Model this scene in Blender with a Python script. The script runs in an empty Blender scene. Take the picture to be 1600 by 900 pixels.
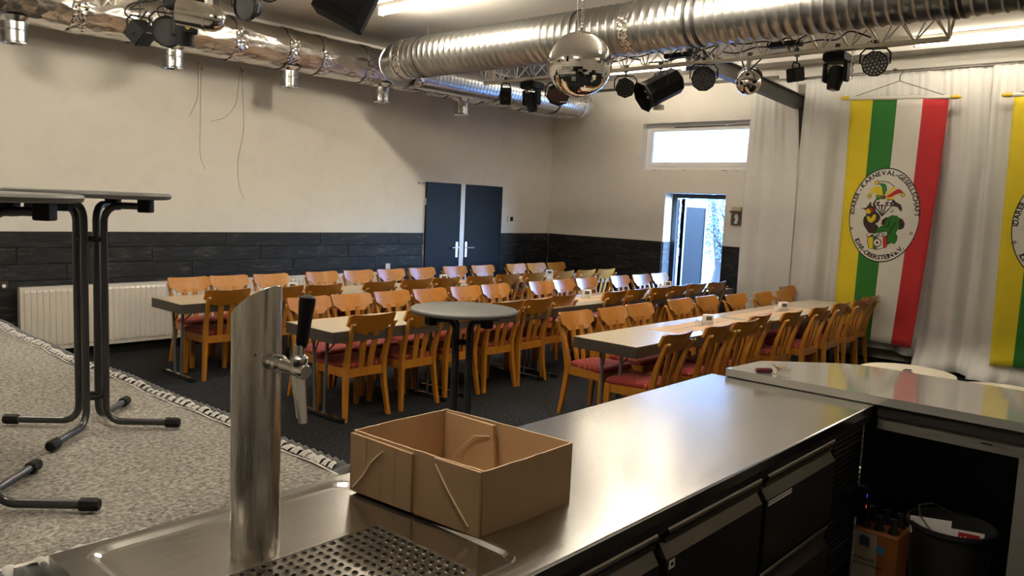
import bpy, bmesh, math, random
from mathutils import Vector, Matrix
random.seed(7)
PI = math.pi
SC = bpy.context.scene
COL = SC.collection

# ------------------------------------------------------------------ camera
cam_d = bpy.data.cameras.new('camera')
cam_d.sensor_width = 36.0
cam_d.lens = 1225.7 / 1600 * 36.0
cam_d.clip_start = 0.05
cam = bpy.data.objects.new('camera', cam_d)
COL.objects.link(cam)
cam.matrix_world = Matrix(((0.667088, 0.049728, -0.743317, 0.0),
                           (-0.743698, 0.102932, -0.660544, 0.0),
                           (0.043663, 0.993445, 0.105648, 1.72),
                           (0, 0, 0, 1)))
SC.camera = cam

# ------------------------------------------------------------------ world, exposure
w = bpy.data.worlds.new('sky')
SC.world = w
w.use_nodes = True
wn = w.node_tree
sky = wn.nodes.new('ShaderNodeTexSky')
sky.sky_type = 'NISHITA'
sky.sun_disc = False
sky.sun_elevation = math.radians(38)
sky.sun_rotation = math.radians(200)
bg = wn.nodes['Background']
bg.inputs['Strength'].default_value = 12.0
tint = wn.nodes.new('ShaderNodeMix'); tint.data_type = 'RGBA'; tint.blend_type = 'MULTIPLY'      # daylight under an indoor white balance
tint.inputs[0].default_value = 1.0; tint.inputs[7].default_value = (.50, .76, 1.22, 1)
wn.links.new(sky.outputs['Color'], tint.inputs[6]); wn.links.new(tint.outputs[2], bg.inputs['Color'])
vs = SC.view_settings
vs.view_transform = 'Standard'
vs.look = 'None'
vs.gamma = 1.0
vs.use_curve_mapping = False
vs.exposure = 0.5
LAMP_W = 138.0         # emission strength of the fluorescent diffusers
LAMP_C = (1.0, 0.89, 0.71)
try:
    SC.cycles.use_denoising = True
    SC.cycles.max_bounces = 8
    SC.cycles.diffuse_bounces = 5
    SC.cycles.glossy_bounces = 4
    SC.cycles.transmission_bounces = 6
    SC.cycles.sample_clamp_indirect = 6.0
    SC.cycles.caustics_reflective = False
    SC.cycles.caustics_refractive = False
except Exception:
    pass

# ------------------------------------------------------------------ mesh helper
class MB:
    def __init__(s):
        s.v = []; s.f = []; s.m = []
    def add(s, vs_, fs, mi=0):
        o = len(s.v)
        s.v += [tuple(p) for p in vs_]
        s.f += [tuple(i + o for i in f) for f in fs]
        s.m += [mi] * len(fs)
        return s
    def box(s, lo, hi, mi=0, M=None):
        x0, y0, z0 = lo; x1, y1, z1 = hi
        p = [(x0,y0,z0),(x1,y0,z0),(x1,y1,z0),(x0,y1,z0),(x0,y0,z1),(x1,y0,z1),(x1,y1,z1),(x0,y1,z1)]
        if M is not None: p = [M @ Vector(q) for q in p]
        return s.add(p, [(3,2,1,0),(4,5,6,7),(0,1,5,4),(1,2,6,5),(2,3,7,6),(3,0,4,7)], mi)
    def cbox(s, c, d, mi=0, M=None):
        return s.box([c[i]-d[i]/2 for i in range(3)], [c[i]+d[i]/2 for i in range(3)], mi, M)
    def bbox(s, lo, hi, b=0.004, mi=0, M=None):
        # box with chamfered vertical and top edges (prism stack)
        x0, y0, z0 = lo; x1, y1, z1 = hi
        def ring(i, z): return [(x0+i,y0+b*0,z) for _ in ()]
        def oct_(i, z):
            a0, a1, c0, c1 = x0+i, x1-i, y0+i, y1-i
            return [(a0+b,c0,z),(a1-b,c0,z),(a1,c0+b,z),(a1,c1-b,z),(a1-b,c1,z),(a0+b,c1,z),(a0,c1-b,z),(a0,c0+b,z)]
        return s.loft([oct_(b,z0), oct_(0,z0+b), oct_(0,z1-b), oct_(b,z1)], True, True, mi, M)
    def loft(s, rings, cap0=True, cap1=True, mi=0, M=None, closed=True):
        n = len(rings[0]); o = []
        for r in rings: o += list(r)
        if M is not None: o = [M @ Vector(q) for q in o]
        fs = []
        for k in range(len(rings)-1):
            for i in range(n if closed else n-1):
                j = (i+1) % n
                fs.append((k*n+i, k*n+j, (k+1)*n+j, (k+1)*n+i))
        if cap0: fs.append(tuple(reversed(range(n))))
        if cap1: fs.append(tuple((len(rings)-1)*n+i for i in range(n)))
        return s.add(o, fs, mi)
    def tube(s, pts, r, n=8, caps=True, mi=0, closed=False):
        P = [Vector(p) for p in pts]
        R = r if isinstance(r, (list, tuple)) else [r]*len(P)
        N = len(P); T = []
        for i in range(N):
            if closed: t = P[(i+1)%N]-P[i-1]
            elif i == 0: t = P[1]-P[0]
            elif i == N-1: t = P[-1]-P[-2]
            else: t = (P[i+1]-P[i]).normalized()+(P[i]-P[i-1]).normalized()
            if t.length < 1e-9: t = Vector((0,0,1))
            T.append(t.normalized())
        up = Vector((0,0,1)) if abs(T[0].z) < .9 else Vector((1,0,0))
        u = T[0].cross(up).normalized(); rings = []
        for i in range(N):
            u = (u - T[i]*u.dot(T[i]))
            u = u.normalized() if u.length > 1e-6 else T[i].orthogonal().normalized()
            v = T[i].cross(u)
            rings.append([P[i] + (u*math.cos(2*PI*k/n)+v*math.sin(2*PI*k/n))*R[i] for k in range(n)])
        if closed: rings.append(rings[0]); caps = False
        return s.loft(rings, caps, caps, mi)
    def bar(s, a, b, w, d, up=(0,0,1), mi=0):
        # rectangular bar from a to b, w across, d along up
        a, b = Vector(a), Vector(b); t = (b-a).normalized(); up = Vector(up)
        x = t.cross(up).normalized(); y = x.cross(t).normalized()
        w0, w1 = w if isinstance(w, tuple) else (w, w); d0, d1 = d if isinstance(d, tuple) else (d, d)
        r = lambda p, ww, dd: [p-x*ww/2-y*dd/2, p+x*ww/2-y*dd/2, p+x*ww/2+y*dd/2, p-x*ww/2+y*dd/2]
        return s.loft([r(a,w0,d0), r(b,w1,d1)], True, True, mi)
    def lathe(s, prof, n=24, M=None, mi=0, cap0=True, cap1=True):
        rings = [[(r*math.cos(2*PI*k/n), r*math.sin(2*PI*k/n), z) for k in range(n)] for r, z in prof]
        return s.loft(rings, cap0, cap1, mi, M)
    def grid(s, fn, nu, nv, mi=0, mfn=None, wrap=False):
        o = len(s.v)
        for j in range(nv+1):
            for i in range(nu+1): s.v.append(tuple(fn(i/nu, j/nv)))
        for j in range(nv):
            for i in range(nu):
                a = o+j*(nu+1)+i
                s.f.append((a, a+1, a+nu+2, a+nu+1)); s.m.append(mfn((i+.5)/nu, (j+.5)/nv) if mfn else mi)
        return s
    def prism(s, poly, d, fn, mi=0):
        # poly 2d, extruded from 0 to d through fn(x, y, h) -> 3d
        n = len(poly)
        o = [fn(x, y, 0) for x, y in poly] + [fn(x, y, d) for x, y in poly]
        fs = [tuple(reversed(range(n))), tuple(range(n, 2*n))]
        for i in range(n):
            j = (i+1) % n; fs.append((i, j, n+j, n+i))
        return s.add(o, fs, mi)
    def mesh(s, name, mats, smooth=False, angle=None):
        me = bpy.data.meshes.new(name)
        me.from_pydata(s.v, [], s.f)
        for m_ in (mats if isinstance(mats, (list, tuple)) else [mats]): me.materials.append(m_)
        if len(me.materials) > 1: me.polygons.foreach_set('material_index', s.m)
        bm = bmesh.new(); bm.from_mesh(me)
        bmesh.ops.recalc_face_normals(bm, faces=bm.faces)
        if smooth:
            for f in bm.faces: f.smooth = True
            a = math.radians(angle or 40)
            for e in bm.edges:
                if len(e.link_faces) == 2 and e.calc_face_angle(0) > a: e.smooth = False
        bm.to_mesh(me); bm.free()
        return me
    def build(s, name, mats, parent=None, smooth=False, kind=None, angle=None, label=None):
        o = bpy.data.objects.new(name, s.mesh(name, mats, smooth, angle))
        COL.objects.link(o)
        if parent is not None: o.parent = parent
        if kind: o['kind'] = kind
        if label: o['label'] = label
        return o

def tag(o, label=None, cat=None, group=None, kind=None):
    if label: o['label'] = label
    if cat: o['category'] = cat
    if group: o['group'] = group
    if kind: o['kind'] = kind
    return o
def thing(name, label, cat, loc=(0,0,0), rz=0.0, group=None, kind=None):
    o = bpy.data.objects.new(name, None); COL.objects.link(o)
    o.empty_display_size = 0.1
    o.location = loc; o.rotation_euler = (0, 0, rz)
    return tag(o, label, cat, group, kind)
def link(name, me, parent, loc=(0,0,0), rz=0.0):
    o = bpy.data.objects.new(name, me); COL.objects.link(o); o.parent = parent
    o.location = loc; o.rotation_euler = (0,0,rz)
    return o
def dup(root, loc, rz, label, group=None):
    r = root.copy(); COL.objects.link(r); r.location = loc; r.rotation_euler = (0,0,rz); r['label'] = label
    if group: r['group'] = group
    for ch in list(root.children):
        c = ch.copy(); COL.objects.link(c); c.parent = r
        for g in list(ch.children):
            d = g.copy(); COL.objects.link(d); d.parent = c
    return r
def align(d, loc=(0,0,0)):
    # matrix taking +z to direction d, at loc
    d = Vector(d).normalized()
    return Matrix.Translation(loc) @ d.to_track_quat('Z', 'Y').to_matrix().to_4x4()
def arc(c, a, b, r, t0, t1, n=6):
    c, a, b = Vector(c), Vector(a), Vector(b)
    return [c + a*r*math.cos(t0+(t1-t0)*i/n) + b*r*math.sin(t0+(t1-t0)*i/n) for i in range(n+1)]

# ------------------------------------------------------------------ materials
class NT:
    def __init__(s, name):
        s.mat = bpy.data.materials.new(name); s.mat.use_nodes = True
        s.t = s.mat.node_tree; s.p = s.t.nodes['Principled BSDF']
        s.co = None
    def n(s, typ, **kw):
        x = s.t.nodes.new(typ)
        for k, v in kw.items():
            if k in x.inputs.keys(): x.inputs[k].default_value = v
            else: setattr(x, k, v)
        return x
    def l(s, a, b): s.t.links.new(a, b)
    def coord(s, scale=(1,1,1), rnd=False, rot=(0,0,0)):
        tc = s.n('ShaderNodeTexCoord'); mp = s.n('ShaderNodeMapping')
        mp.inputs['Scale'].default_value = scale; mp.inputs['Rotation'].default_value = rot
        s.l(tc.outputs['Object'], mp.inputs['Vector'])
        if rnd:
            oi = s.n('ShaderNodeObjectInfo'); mu = s.n('ShaderNodeVectorMath', operation='SCALE')
            cb = s.n('ShaderNodeCombineXYZ')
            for i in range(3): s.l(oi.outputs['Random'], cb.inputs[i])
            s.l(cb.outputs[0], mu.inputs[0]); mu.inputs['Scale'].default_value = 37.0
            s.l(mu.outputs[0], mp.inputs['Location'])
        return mp.outputs['Vector']
    def noise(s, vec, scale, detail=4, rough=.55, out='Fac', dist=0.0):
        x = s.n('ShaderNodeTexNoise'); x.inputs['Scale'].default_value = scale
        x.inputs['Detail'].default_value = detail; x.inputs['Roughness'].default_value = rough
        x.inputs['Distortion'].default_value = dist
        s.l(vec, x.inputs['Vector']); return x.outputs[out]
    def ramp(s, fac, stops):
        r = s.n('ShaderNodeValToRGB'); e = r.color_ramp.elements
        while len(e) < len(stops): e.new(0.5)
        for i, (p, c) in enumerate(stops):
            e[i].position = p; e[i].color = (*c, 1) if len(c) == 3 else c
        s.l(fac, r.inputs['Fac']); return r.outputs['Color']
    def bump(s, h, strength=.3, dist=.01):
        b = s.n('ShaderNodeBump'); b.inputs['Strength'].default_value = strength; b.inputs['Distance'].default_value = dist
        s.l(h, b.inputs['Height']); s.l(b.outputs['Normal'], s.p.inputs['Normal'])
    def set(s, **kw):
        for k, v in kw.items():
            s.p.inputs[k].default_value = v
        return s
def g(v): return (v, v, v)
def plain(name, c, rough=.5, metal=0.0, coat=0.0, spec=None, var=.06, vs_=14.0):
    m = NT(name); m.set(Roughness=rough, Metallic=metal)
    if coat: m.set(**{'Coat Weight': coat, 'Coat Roughness': .12})
    if spec is not None: m.set(**{'Specular IOR Level': spec})
    f = m.noise(m.coord(), vs_)
    m.l(m.ramp(f, [(.3, tuple(x*(1-var) for x in c)), (.7, tuple(min(1, x*(1+var)) for x in c))]), m.p.inputs['Base Color'])
    return m.mat
def emit(name, c, s_):
    m = NT(name); m.set(**{'Base Color': (*c, 1), 'Emission Color': (*c, 1), 'Emission Strength': s_}); return m.mat

def mk_wall():
    m = NT('wall_paint'); v = m.coord()
    f = m.noise(v, .9, 3); f2 = m.noise(v, 5, 5)
    c = m.ramp(f, [(.25, (.70,.665,.60)), (.75, (.76,.725,.655))])
    mx = m.n('ShaderNodeMix', data_type='RGBA', blend_type='MULTIPLY'); mx.inputs['Factor'].default_value = 1
    m.l(c, mx.inputs[6]); m.l(m.ramp(f2, [(.2, g(.93)), (.5, g(1.0))]), mx.inputs[7])
    m.l(mx.outputs[2], m.p.inputs['Base Color']); m.set(Roughness=.85)
    m.bump(m.noise(v, 55, 4), .12, .004)
    return m.mat
def mk_ceiling():
    m = NT('ceiling_paint'); v = m.coord()
    m.l(m.ramp(m.noise(v, 1.2, 3), [(.3, (.78,.745,.68)), (.7, (.82,.79,.73))]), m.p.inputs['Base Color'])
    m.set(Roughness=.9); m.bump(m.noise(v, 40, 3), .1, .003); return m.mat
def mk_slate():
    m = NT('slate_laminate'); v = m.coord((1.0, 1.0, 3.5), rnd=True)
    a = m.noise(v, 2.6, 8, .68, dist=1.3); b = m.noise(m.coord((2,2,14), rnd=True), 3.0, 6, .7, dist=.8)
    ad = m.n('ShaderNodeMath', operation='MULTIPLY'); m.l(a, ad.inputs[0]); m.l(b, ad.inputs[1])
    m.l(m.ramp(ad.outputs[0], [(.18, (.008,.008,.008)), (.30, (.020,.020,.020)), (.42, (.085,.082,.080))]), m.p.inputs['Base Color'])
    m.set(Roughness=.6, **{'Specular IOR Level': .22}); m.bump(ad.outputs[0], .15, .004); return m.mat
def mk_carpet(name, c0, c1, c2, sc, bs, bd):
    m = NT(name); v = m.coord()
    f = m.noise(v, sc, 5, .75); l_ = m.noise(v, 1.6, 3)
    c = m.ramp(f, [(.36, c0), (.5, c1), (.64, c2)])
    mx = m.n('ShaderNodeMix', data_type='RGBA', blend_type='MULTIPLY'); mx.inputs['Factor'].default_value = 1
    m.l(c, mx.inputs[6]); m.l(m.ramp(l_, [(.3, g(.86)), (.7, g(1.0))]), mx.inputs[7])
    m.l(mx.outputs[2], m.p.inputs['Base Color']); m.set(Roughness=.95, **{'Specular IOR Level': .15})
    m.bump(f, bs, bd); return m.mat
def mk_wood(name, a, b, rough=.34, coat=.2):
    m = NT(name); v = m.coord((6, 6, .9), rnd=True)
    f = m.noise(v, 6, 6, .6, dist=.6)
    m.l(m.ramp(f, [(.3, a), (.72, b)]), m.p.inputs['Base Color'])
    m.set(Roughness=rough, **{'Coat Weight': coat, 'Coat Roughness': .14}); m.bump(f, .04, .002); return m.mat
def mk_fabric_red():
    m = NT('seat_fabric'); v = m.coord()
    vo = m.n('ShaderNodeTexVoronoi'); vo.inputs['Scale'].default_value = 17; vo.inputs['Randomness'].default_value = .35; vo.voronoi_dimensions = '2D'
    m.l(v, vo.inputs['Vector'])
    base = m.ramp(m.noise(v, 60, 3), [(.3, (.19,.014,.014)), (.7, (.26,.024,.020))])
    dot = m.ramp(vo.outputs['Distance'], [(.07, g(1)), (.13, g(0))])
    mx = m.n('ShaderNodeMix', data_type='RGBA'); m.l(dot, mx.inputs['Factor']); m.l(base, mx.inputs[6]); mx.inputs[7].default_value = (.42,.14,.05,1)
    m.l(mx.outputs[2], m.p.inputs['Base Color']); m.set(Roughness=.85, **{'Sheen Weight': .06}); m.bump(m.noise(v, 220, 2), .25, .002)
    return m.mat
def mk_steel(name, c, r0, r1, stretch=(1,14,14), sc=9, bs=.03, smear=True, spec=.5):
    m = NT(name); f = m.noise(m.coord(stretch), sc, 6, .65); f2 = m.noise(m.coord(), 2.2, 4)
    m.set(Metallic=1.0); m.p.inputs['Base Color'].default_value = (*c, 1)
    m.l(m.ramp(f, [(.25, tuple(x*.86 for x in c)), (.75, c)]), m.p.inputs['Base Color'])
    ad = m.n('ShaderNodeMix', data_type='FLOAT'); ad.inputs['Factor'].default_value = .5
    m.l(f, ad.inputs[2]); m.l(f2, ad.inputs[3])
    mr = m.n('ShaderNodeMapRange'); mr.inputs['From Min'].default_value = .3; mr.inputs['From Max'].default_value = .7
    mr.inputs['To Min'].default_value = r0; mr.inputs['To Max'].default_value = r1
    m.l(ad.outputs[0], mr.inputs['Value']); m.l(mr.outputs['Result'], m.p.inputs['Roughness'])
    if bs: m.bump(f, bs, .002)
    return m.mat
def mk_foil():
    m = NT('aluminium_foil'); v = m.coord((.6,1,1)); 
    a = m.noise(v, 9, 5, .6); vo = m.n('ShaderNodeTexVoronoi'); vo.inputs['Scale'].default_value = 16; m.l(m.coord((.5,1,1)), vo.inputs['Vector'])
    ad = m.n('ShaderNodeMath', operation='ADD'); m.l(a, ad.inputs[0]); m.l(vo.outputs['Distance'], ad.inputs[1])
    m.set(Metallic=1.0, Roughness=.24); m.p.inputs['Base Color'].default_value = (.80,.77,.72,1)
    m.bump(ad.outputs[0], .6, .014); return m.mat
def mk_foil_tape():
    m = NT('foil_tape'); v = m.coord()
    vo = m.n('ShaderNodeTexVoronoi'); vo.inputs['Scale'].default_value = 26; m.l(v, vo.inputs['Vector'])
    m.set(Metallic=1.0, Roughness=.2); m.p.inputs['Base Color'].default_value = (.85,.82,.78,1)
    m.bump(vo.outputs['Distance'], .8, .02); return m.mat
def mk_cloth(name, c, rough=.9, sheen=.2, trans=0.0):
    m = NT(name); v = m.coord(); f = m.noise(v, 7, 4)
    m.l(m.ramp(f, [(.3, tuple(x*.94 for x in c)), (.7, c)]), m.p.inputs['Base Color'])
    m.set(Roughness=rough, **{'Sheen Weight': sheen}); m.bump(m.noise(v, 35, 4), .08, .004); return m.mat
def mk_cardboard():
    m = NT('cardboard'); f = m.noise(m.coord((26, 26, .8)), 5, 3); f2 = m.noise(m.coord(), 6, 5)
    c = m.ramp(f2, [(.25, (.40,.262,.145)), (.75, (.475,.318,.185))])
    m.l(c, m.p.inputs['Base Color']); m.set(Roughness=.85); m.bump(f, .12, .003); return m.mat
def mk_glass():
    m = NT('window_glass'); m.set(Roughness=.02, IOR=1.45, **{'Transmission Weight': 1.0}); m.p.inputs['Base Color'].default_value = (.96,.98,1,1)
    return m.mat
def mk_plaster():
    m = NT('rough_plaster'); v = m.coord((1,1,3)); f = m.noise(v, 9, 6, .6)
    m.l(m.ramp(f, [(.3, (.085,.078,.07)), (.7, (.115,.105,.095))]), m.p.inputs['Base Color']); m.set(Roughness=.85)
    m.bump(f, .5, .01); return m.mat
def mk_leaf():
    m = NT('tree_leaf'); f = m.noise(m.coord(), 3, 3)
    m.l(m.ramp(f, [(.3, (.0006,.0050,.0013)), (.7, (.003,.014,.004))]), m.p.inputs['Base Color']); m.set(Roughness=.6); return m.mat

M = dict(
    wall=mk_wall(), ceiling=mk_ceiling(), slate=mk_slate(), wall_back=plain('dark_backing', (.012,.012,.013), .8),
    carpet=mk_carpet('dark_carpet', (.004,.0045,.005), (.013,.0135,.015), (.045,.046,.05), 42, 1.0, .012),
    stage_carpet=mk_carpet('stage_carpet', (.15,.137,.12), (.36,.337,.305), (.60,.57,.53), 52, 1.0, .012),
    wood=mk_wood('honey_beech', (.37,.138,.013), (.49,.200,.022)), wood_edge=plain('end_grain', (.55,.33,.13), .45),
    fabric=mk_fabric_red(), laminate=plain('cream_laminate', (.66,.58,.43), .22, coat=.3, var=.03),
    edge=plain('dark_table_edge', (.055,.045,.036), .42), chrome=plain('chrome', (.75,.75,.76), .14, 1.0, var=.02),
    tube_grey=plain('grey_steel_tube', (.20,.205,.21), .35, .6), rubber=plain('black_rubber', (.006,.006,.006), .6, spec=.2),
    charcoal=plain('charcoal_tube', (.045,.047,.05), .33, .55, coat=.2), bistro=plain('grey_bistro_top', (.105,.105,.103), .5, var=.08, vs_=60),
    black=plain('black_plastic', (.006,.006,.0065), .55, spec=.2), black_metal=plain('black_lamp_housing', (.0045,.0045,.005), .55, 0.0, spec=.18), speaker_black=plain('speaker_black', (.002,.002,.0022), .7, spec=.08),
    steel=mk_steel('brushed_steel_top', (.64,.63,.61), .16, .25, (1.5, 26, 26), 4, 0.0), steel_tube=mk_steel('brushed_steel_column', (.56,.53,.49), .26, .29, (16,16,.0), 2, 0.0),
    grate_steel=plain('grate_steel', (.24,.225,.20), .3, 1.0), chrome_tap=plain('polished_chrome', (.62,.61,.59), .2, 1.0, var=.03), dark_steel=plain('dark_cabinet_steel', (.045,.043,.04), .4, .7),
    drawer=plain('drawer_front', (.028,.027,.025), .42, .5), bar_handle=plain('drawer_handle', (.13,.115,.095), .42, .9),
    bar_top=plain('glossy_bar_top', (.52,.51,.48), .07, .55, var=.06, vs_=3), duct=plain('galvanised_duct', (.42,.42,.405), .33, 1.0, var=.12, vs_=2.5),
    duct_blue=plain('galvanised_duct_thin', (.66,.67,.68), .27, 1.0, var=.1, vs_=3), foil=mk_foil(), tape=mk_foil_tape(), galv=plain('galvanised_spigot', (.66,.67,.68), .2, 1.0, var=.1, vs_=6),
    band=plain('black_strap', (.01,.01,.01), .5), truss=plain('aluminium_truss', (.74,.70,.62), .38, .75, var=.06),
    cable=plain('black_cable', (.012,.012,.012), .5), cable_white=plain('pale_cable', (.7,.68,.64), .5), wire=plain('grey_wall_wire', (.30,.27,.235), .6),
    rod_white=plain('cream_pole', (.72,.68,.56), .4), white=plain('white_plastic', (.74,.72,.68), .4, var=.03), frame_white=plain('window_frame_white', (.86,.86,.86), .35, var=.02), radiator=plain('radiator_enamel', (.74,.69,.61), .35, coat=.2, var=.02),
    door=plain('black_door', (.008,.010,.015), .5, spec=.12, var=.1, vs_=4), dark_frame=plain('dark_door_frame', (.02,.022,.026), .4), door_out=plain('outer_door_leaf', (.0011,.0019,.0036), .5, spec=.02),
    curtain=mk_cloth('grey_white_curtain', (.74,.73,.705)), yellow=mk_cloth('banner_yellow', (.78,.61,.015), .8), green=mk_cloth('banner_green', (.015,.17,.018), .8), bwhite=mk_cloth('banner_white', (.78,.75,.69), .8), red=mk_cloth('banner_red', (.52,.018,.025), .8),
    finial=plain('yellow_finial', (.72,.50,.03), .4), ink=plain('black_print', (.012,.011,.012), .8), brown_ink=plain('brown_print', (.040,.020,.018), .8),
    cardboard=mk_cardboard(), cb_edge=plain('cardboard_edge', (.66,.52,.35), .9), glass=mk_glass(), iron=plain('dark_grey_steelwork', (.095,.092,.085), .5, .3),
    mirror=plain('mirror_glass', (.86,.85,.83), .035, 1.0, var=.03, vs_=60), plaster=mk_plaster(), post=plain('painted_post', (.13,.12,.11), .7),
    paper=plain('kraft_runner', (.62,.44,.29), .8, var=.04), paper_white=plain('white_paper', (.72,.71,.70), .8), print_red=plain('red_print', (.36,.012,.02), .7),
    orange=plain('orange_wrap', (.22,.070,.010), .6), pale=plain('pale_wrap', (.30,.26,.21), .6), blue=plain('blue_print', (.02,.15,.35), .5), navy=plain('navy_print', (.02,.03,.07), .5),
    cream_plastic=plain('cream_garden_plastic', (.70,.66,.54), .4), skirt=mk_cloth('grey_skirt_cloth', (.10,.10,.10)), ruffle=mk_cloth('pale_ruffle_cloth', (.56,.55,.53)), tape_white=plain('pale_edge_tape', (.66,.62,.56), .7),  # skirt made dark so the gaps between the ruffles look shaded
    leaf=mk_leaf(), bark=plain('tree_bark', (.012,.011,.010), .9), pave=plain('outdoor_paving', (.05,.05,.055), .9), house=plain('white_render', (.3,.3,.3), .9), grass=plain('grass', (.015,.04,.012), .9, vs_=30),
    fence=plain('green_wire', (.004,.010,.006), .6), maroon=plain('maroon_fob', (.085,.008,.018), .35), brass=plain('brass_key', (.60,.45,.22), .3, 1.0), copper=plain('copper_ring', (.55,.30,.2), .3, 1.0),
    lens=plain('lamp_lens', (.05,.05,.055), .1, coat=.6), led=plain('led_lens', (.62,.60,.56), .12, coat=.8), yellow_tape=plain('yellow_strap', (.45,.33,.03), .6), handle_steel=plain('satin_handle', (.72,.72,.74), .28, 1.0),
    tube=emit('fluorescent_diffuser', LAMP_C, LAMP_W), tube_mid=emit('half_bright_fluorescent_diffuser', LAMP_C, LAMP_W*.30), tube_dim=emit('dimmed_fluorescent_diffuser', LAMP_C, LAMP_W*.13), led_blue=emit('blue_standby_led', (.03,.09,1.0), 3.0), led_red=emit('red_standby_led', (1.0,.12,.03), 2.5),  # tube_dim is turned down to weaken its reflection in the counter
    silver=plain('silver_reflector', (.70,.66,.60), .16, 1.0, var=.15, vs_=9), wood_dark=plain('dark_wood_strip', (.10,.05,.035), .5), beige=plain('beige_block', (.50,.42,.31), .6), bin=plain('charcoal_bin', (.012,.012,.012), .5, spec=.25), hill=plain('far_house_grey', (.05,.055,.06), .9),
)

# ================================================================== STRUCTURE
YA, XB, ZC = 8.47, 10.40, 3.72
X0, Y0 = -4.0, -2.6
def struct(name, mb, m, label, cat):
    return tag(mb.build(name, m), label, cat, kind='structure')
struct('floor', MB().box((X0-.3, Y0-.3, -.12), (XB+.35, YA+.3, 0)), M['carpet'], 'dark charcoal carpet floor of the hall', 'floor')
struct('ceiling', MB().box((X0-.3, Y0-.3, ZC), (XB+.35, YA+.3, ZC+.15)), M['ceiling'], 'plain cream painted ceiling', 'ceiling')
struct('wall_left', MB().box((X0-.3, YA, 0), (XB+.35, YA+.3, ZC)), M['wall'], 'long cream wall with the black double doors', 'wall')
struct('wall_near', MB().box((X0-.3, Y0-.3, 0), (XB+.35, Y0, ZC)), M['wall'], 'cream wall behind the bar', 'wall')
struct('wall_back', MB().box((X0-.3, Y0, 0), (X0, YA, ZC)), M['wall'], 'cream wall behind the stage', 'wall')
mb = MB(); T = .35
for y0, y1, z0, z1 in ((Y0, 4.70, 0, ZC), (4.70, 5.25, 0, 2.345), (5.25, 6.23, 2.0, 2.345), (6.23, 6.70, 0, 2.345), (4.70, 6.70, 3.035, ZC), (6.70, YA, 0, ZC)):
    mb.box((XB, y0, z0), (XB+T, y1, z1))
struct('wall_right', mb, M['wall'], 'cream end wall with the high window and open outside door', 'wall')

# ---- slate plank wainscot, every plank a piece
WZ, RH = 1.263, 1.263/8
plank_cache = {}
def plank(parent, axis, a0, a1, row, face):
    L = round(a1-a0, 3)
    if L < .03: return
    key = (axis, L)
    if key not in plank_cache:
        hx, t = L/2-.002, .014
        r = lambda i, d: [(-hx+i, d, -RH/2+.0022+i), (hx-i, d, -RH/2+.0022+i), (hx-i, d, RH/2-.0022-i), (-hx+i, d, RH/2-.0022-i)]
        m_ = MB().loft([r(0, 0), r(0, .011), r(.003, t)], True, True)
        plank_cache[key] = m_.mesh('plank', M['slate'])
    z = (row+.5)*RH
    if axis == 'x': link('plank', plank_cache[key], parent, ((a0+a1)/2, face, z), PI)
    else: link('plank', plank_cache[key], parent, (face, (a0+a1)/2, z), PI/2)
def wainscot(name, axis, spans, face, label, plankL=1.28, seed=1, rows=8):
    root = tag(thing(name, label, 'wainscot'), kind='structure')
    rnd = random.Random(seed)
    for s0, s1 in spans:
        b = MB()
        if axis == 'x': b.box((s0, face-.004, 0), (s1, face, WZ-.001))
        else: b.box((face-.004, s0, 0), (face, s1, WZ-.001))
        b.build('backing', M['wall_back'], root)
        for r in range(rows):
            off = (r % 3)*.43 + rnd.random()*.1
            a = s0-off
            while a < s1:
                plank(root, axis, max(a, s0), min(a+plankL, s1), r, face-.004)
                a += plankL
    return root
wainscot('trim_1', 'x', ((X0+5.2, 7.555), (9.19, XB-.018)), YA, 'black slate plank wainscot along the long left wall')
wainscot('trim_2', 'y', ((6.235, YA-.018), (4.05, 5.245)), XB, 'black slate plank wainscot on the end wall beside the outside door', seed=3)
# jamb of the outside door carries the same planks
rt = tag(thing('trim_3', 'slate plank lining on the jamb of the open outside door', 'wainscot'), kind='structure')
for r in range(8):
    MB().box((XB+.002, 6.216, r*RH+.002), (XB+.20, 6.23, (r+1)*RH-.002)).build('plank', M['slate'], rt)

# ---- black double doors in the left wall
def leaf_door(name, x0, x1, hx, sx, label):
    d = tag(thing(name, label, 'door', (0, YA, 0)), kind='structure')
    MB().bbox((x0, -.035, .01), (x1, -.001, 1.99), .004).build('door_leaf', M['door'], d)
    h = MB().bbox((hx-.02, -.044, .90), (hx+.02, -.034, 1.13), .003).build('handle_plate', M['handle_steel'], d)
    MB().tube([(hx, -.04, 1.045), (hx, -.085, 1.045), (hx+sx*.02, -.092, 1.045), (hx+sx*.13, -.088, 1.045)], .010, 8).build('door_handle', M['handle_steel'], d)
    ex = x0 if sx < 0 else x1
    MB().tube([(ex+sx*.012, -.03, 1.66), (ex+sx*.012, -.03, 1.76)], .010, 8).build('hinge', M['handle_steel'], d)
leaf_door('door_1', 7.575, 8.262, 8.20, -1, 'left black leaf of the double doors in the long wall')
leaf_door('door_2', 8.355, 9.175, 8.395, 1, 'right black leaf of the double doors in the long wall')
struct('trim_4', MB().box((8.264, YA-.03, 0), (8.353, YA, 1.99)), M['white'], 'white post between the two black door leaves', 'trim')
b = MB().box((7.44, YA-.03, 1.955), (7.50, YA, 1.985)).tube([(7.40, YA-.035, 1.97), (7.53, YA-.035, 1.968)], .008, 6)
tag(b.build('door_stop', M['silver']), 'small metal hook on the wall left of the black doors', 'hook')

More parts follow.
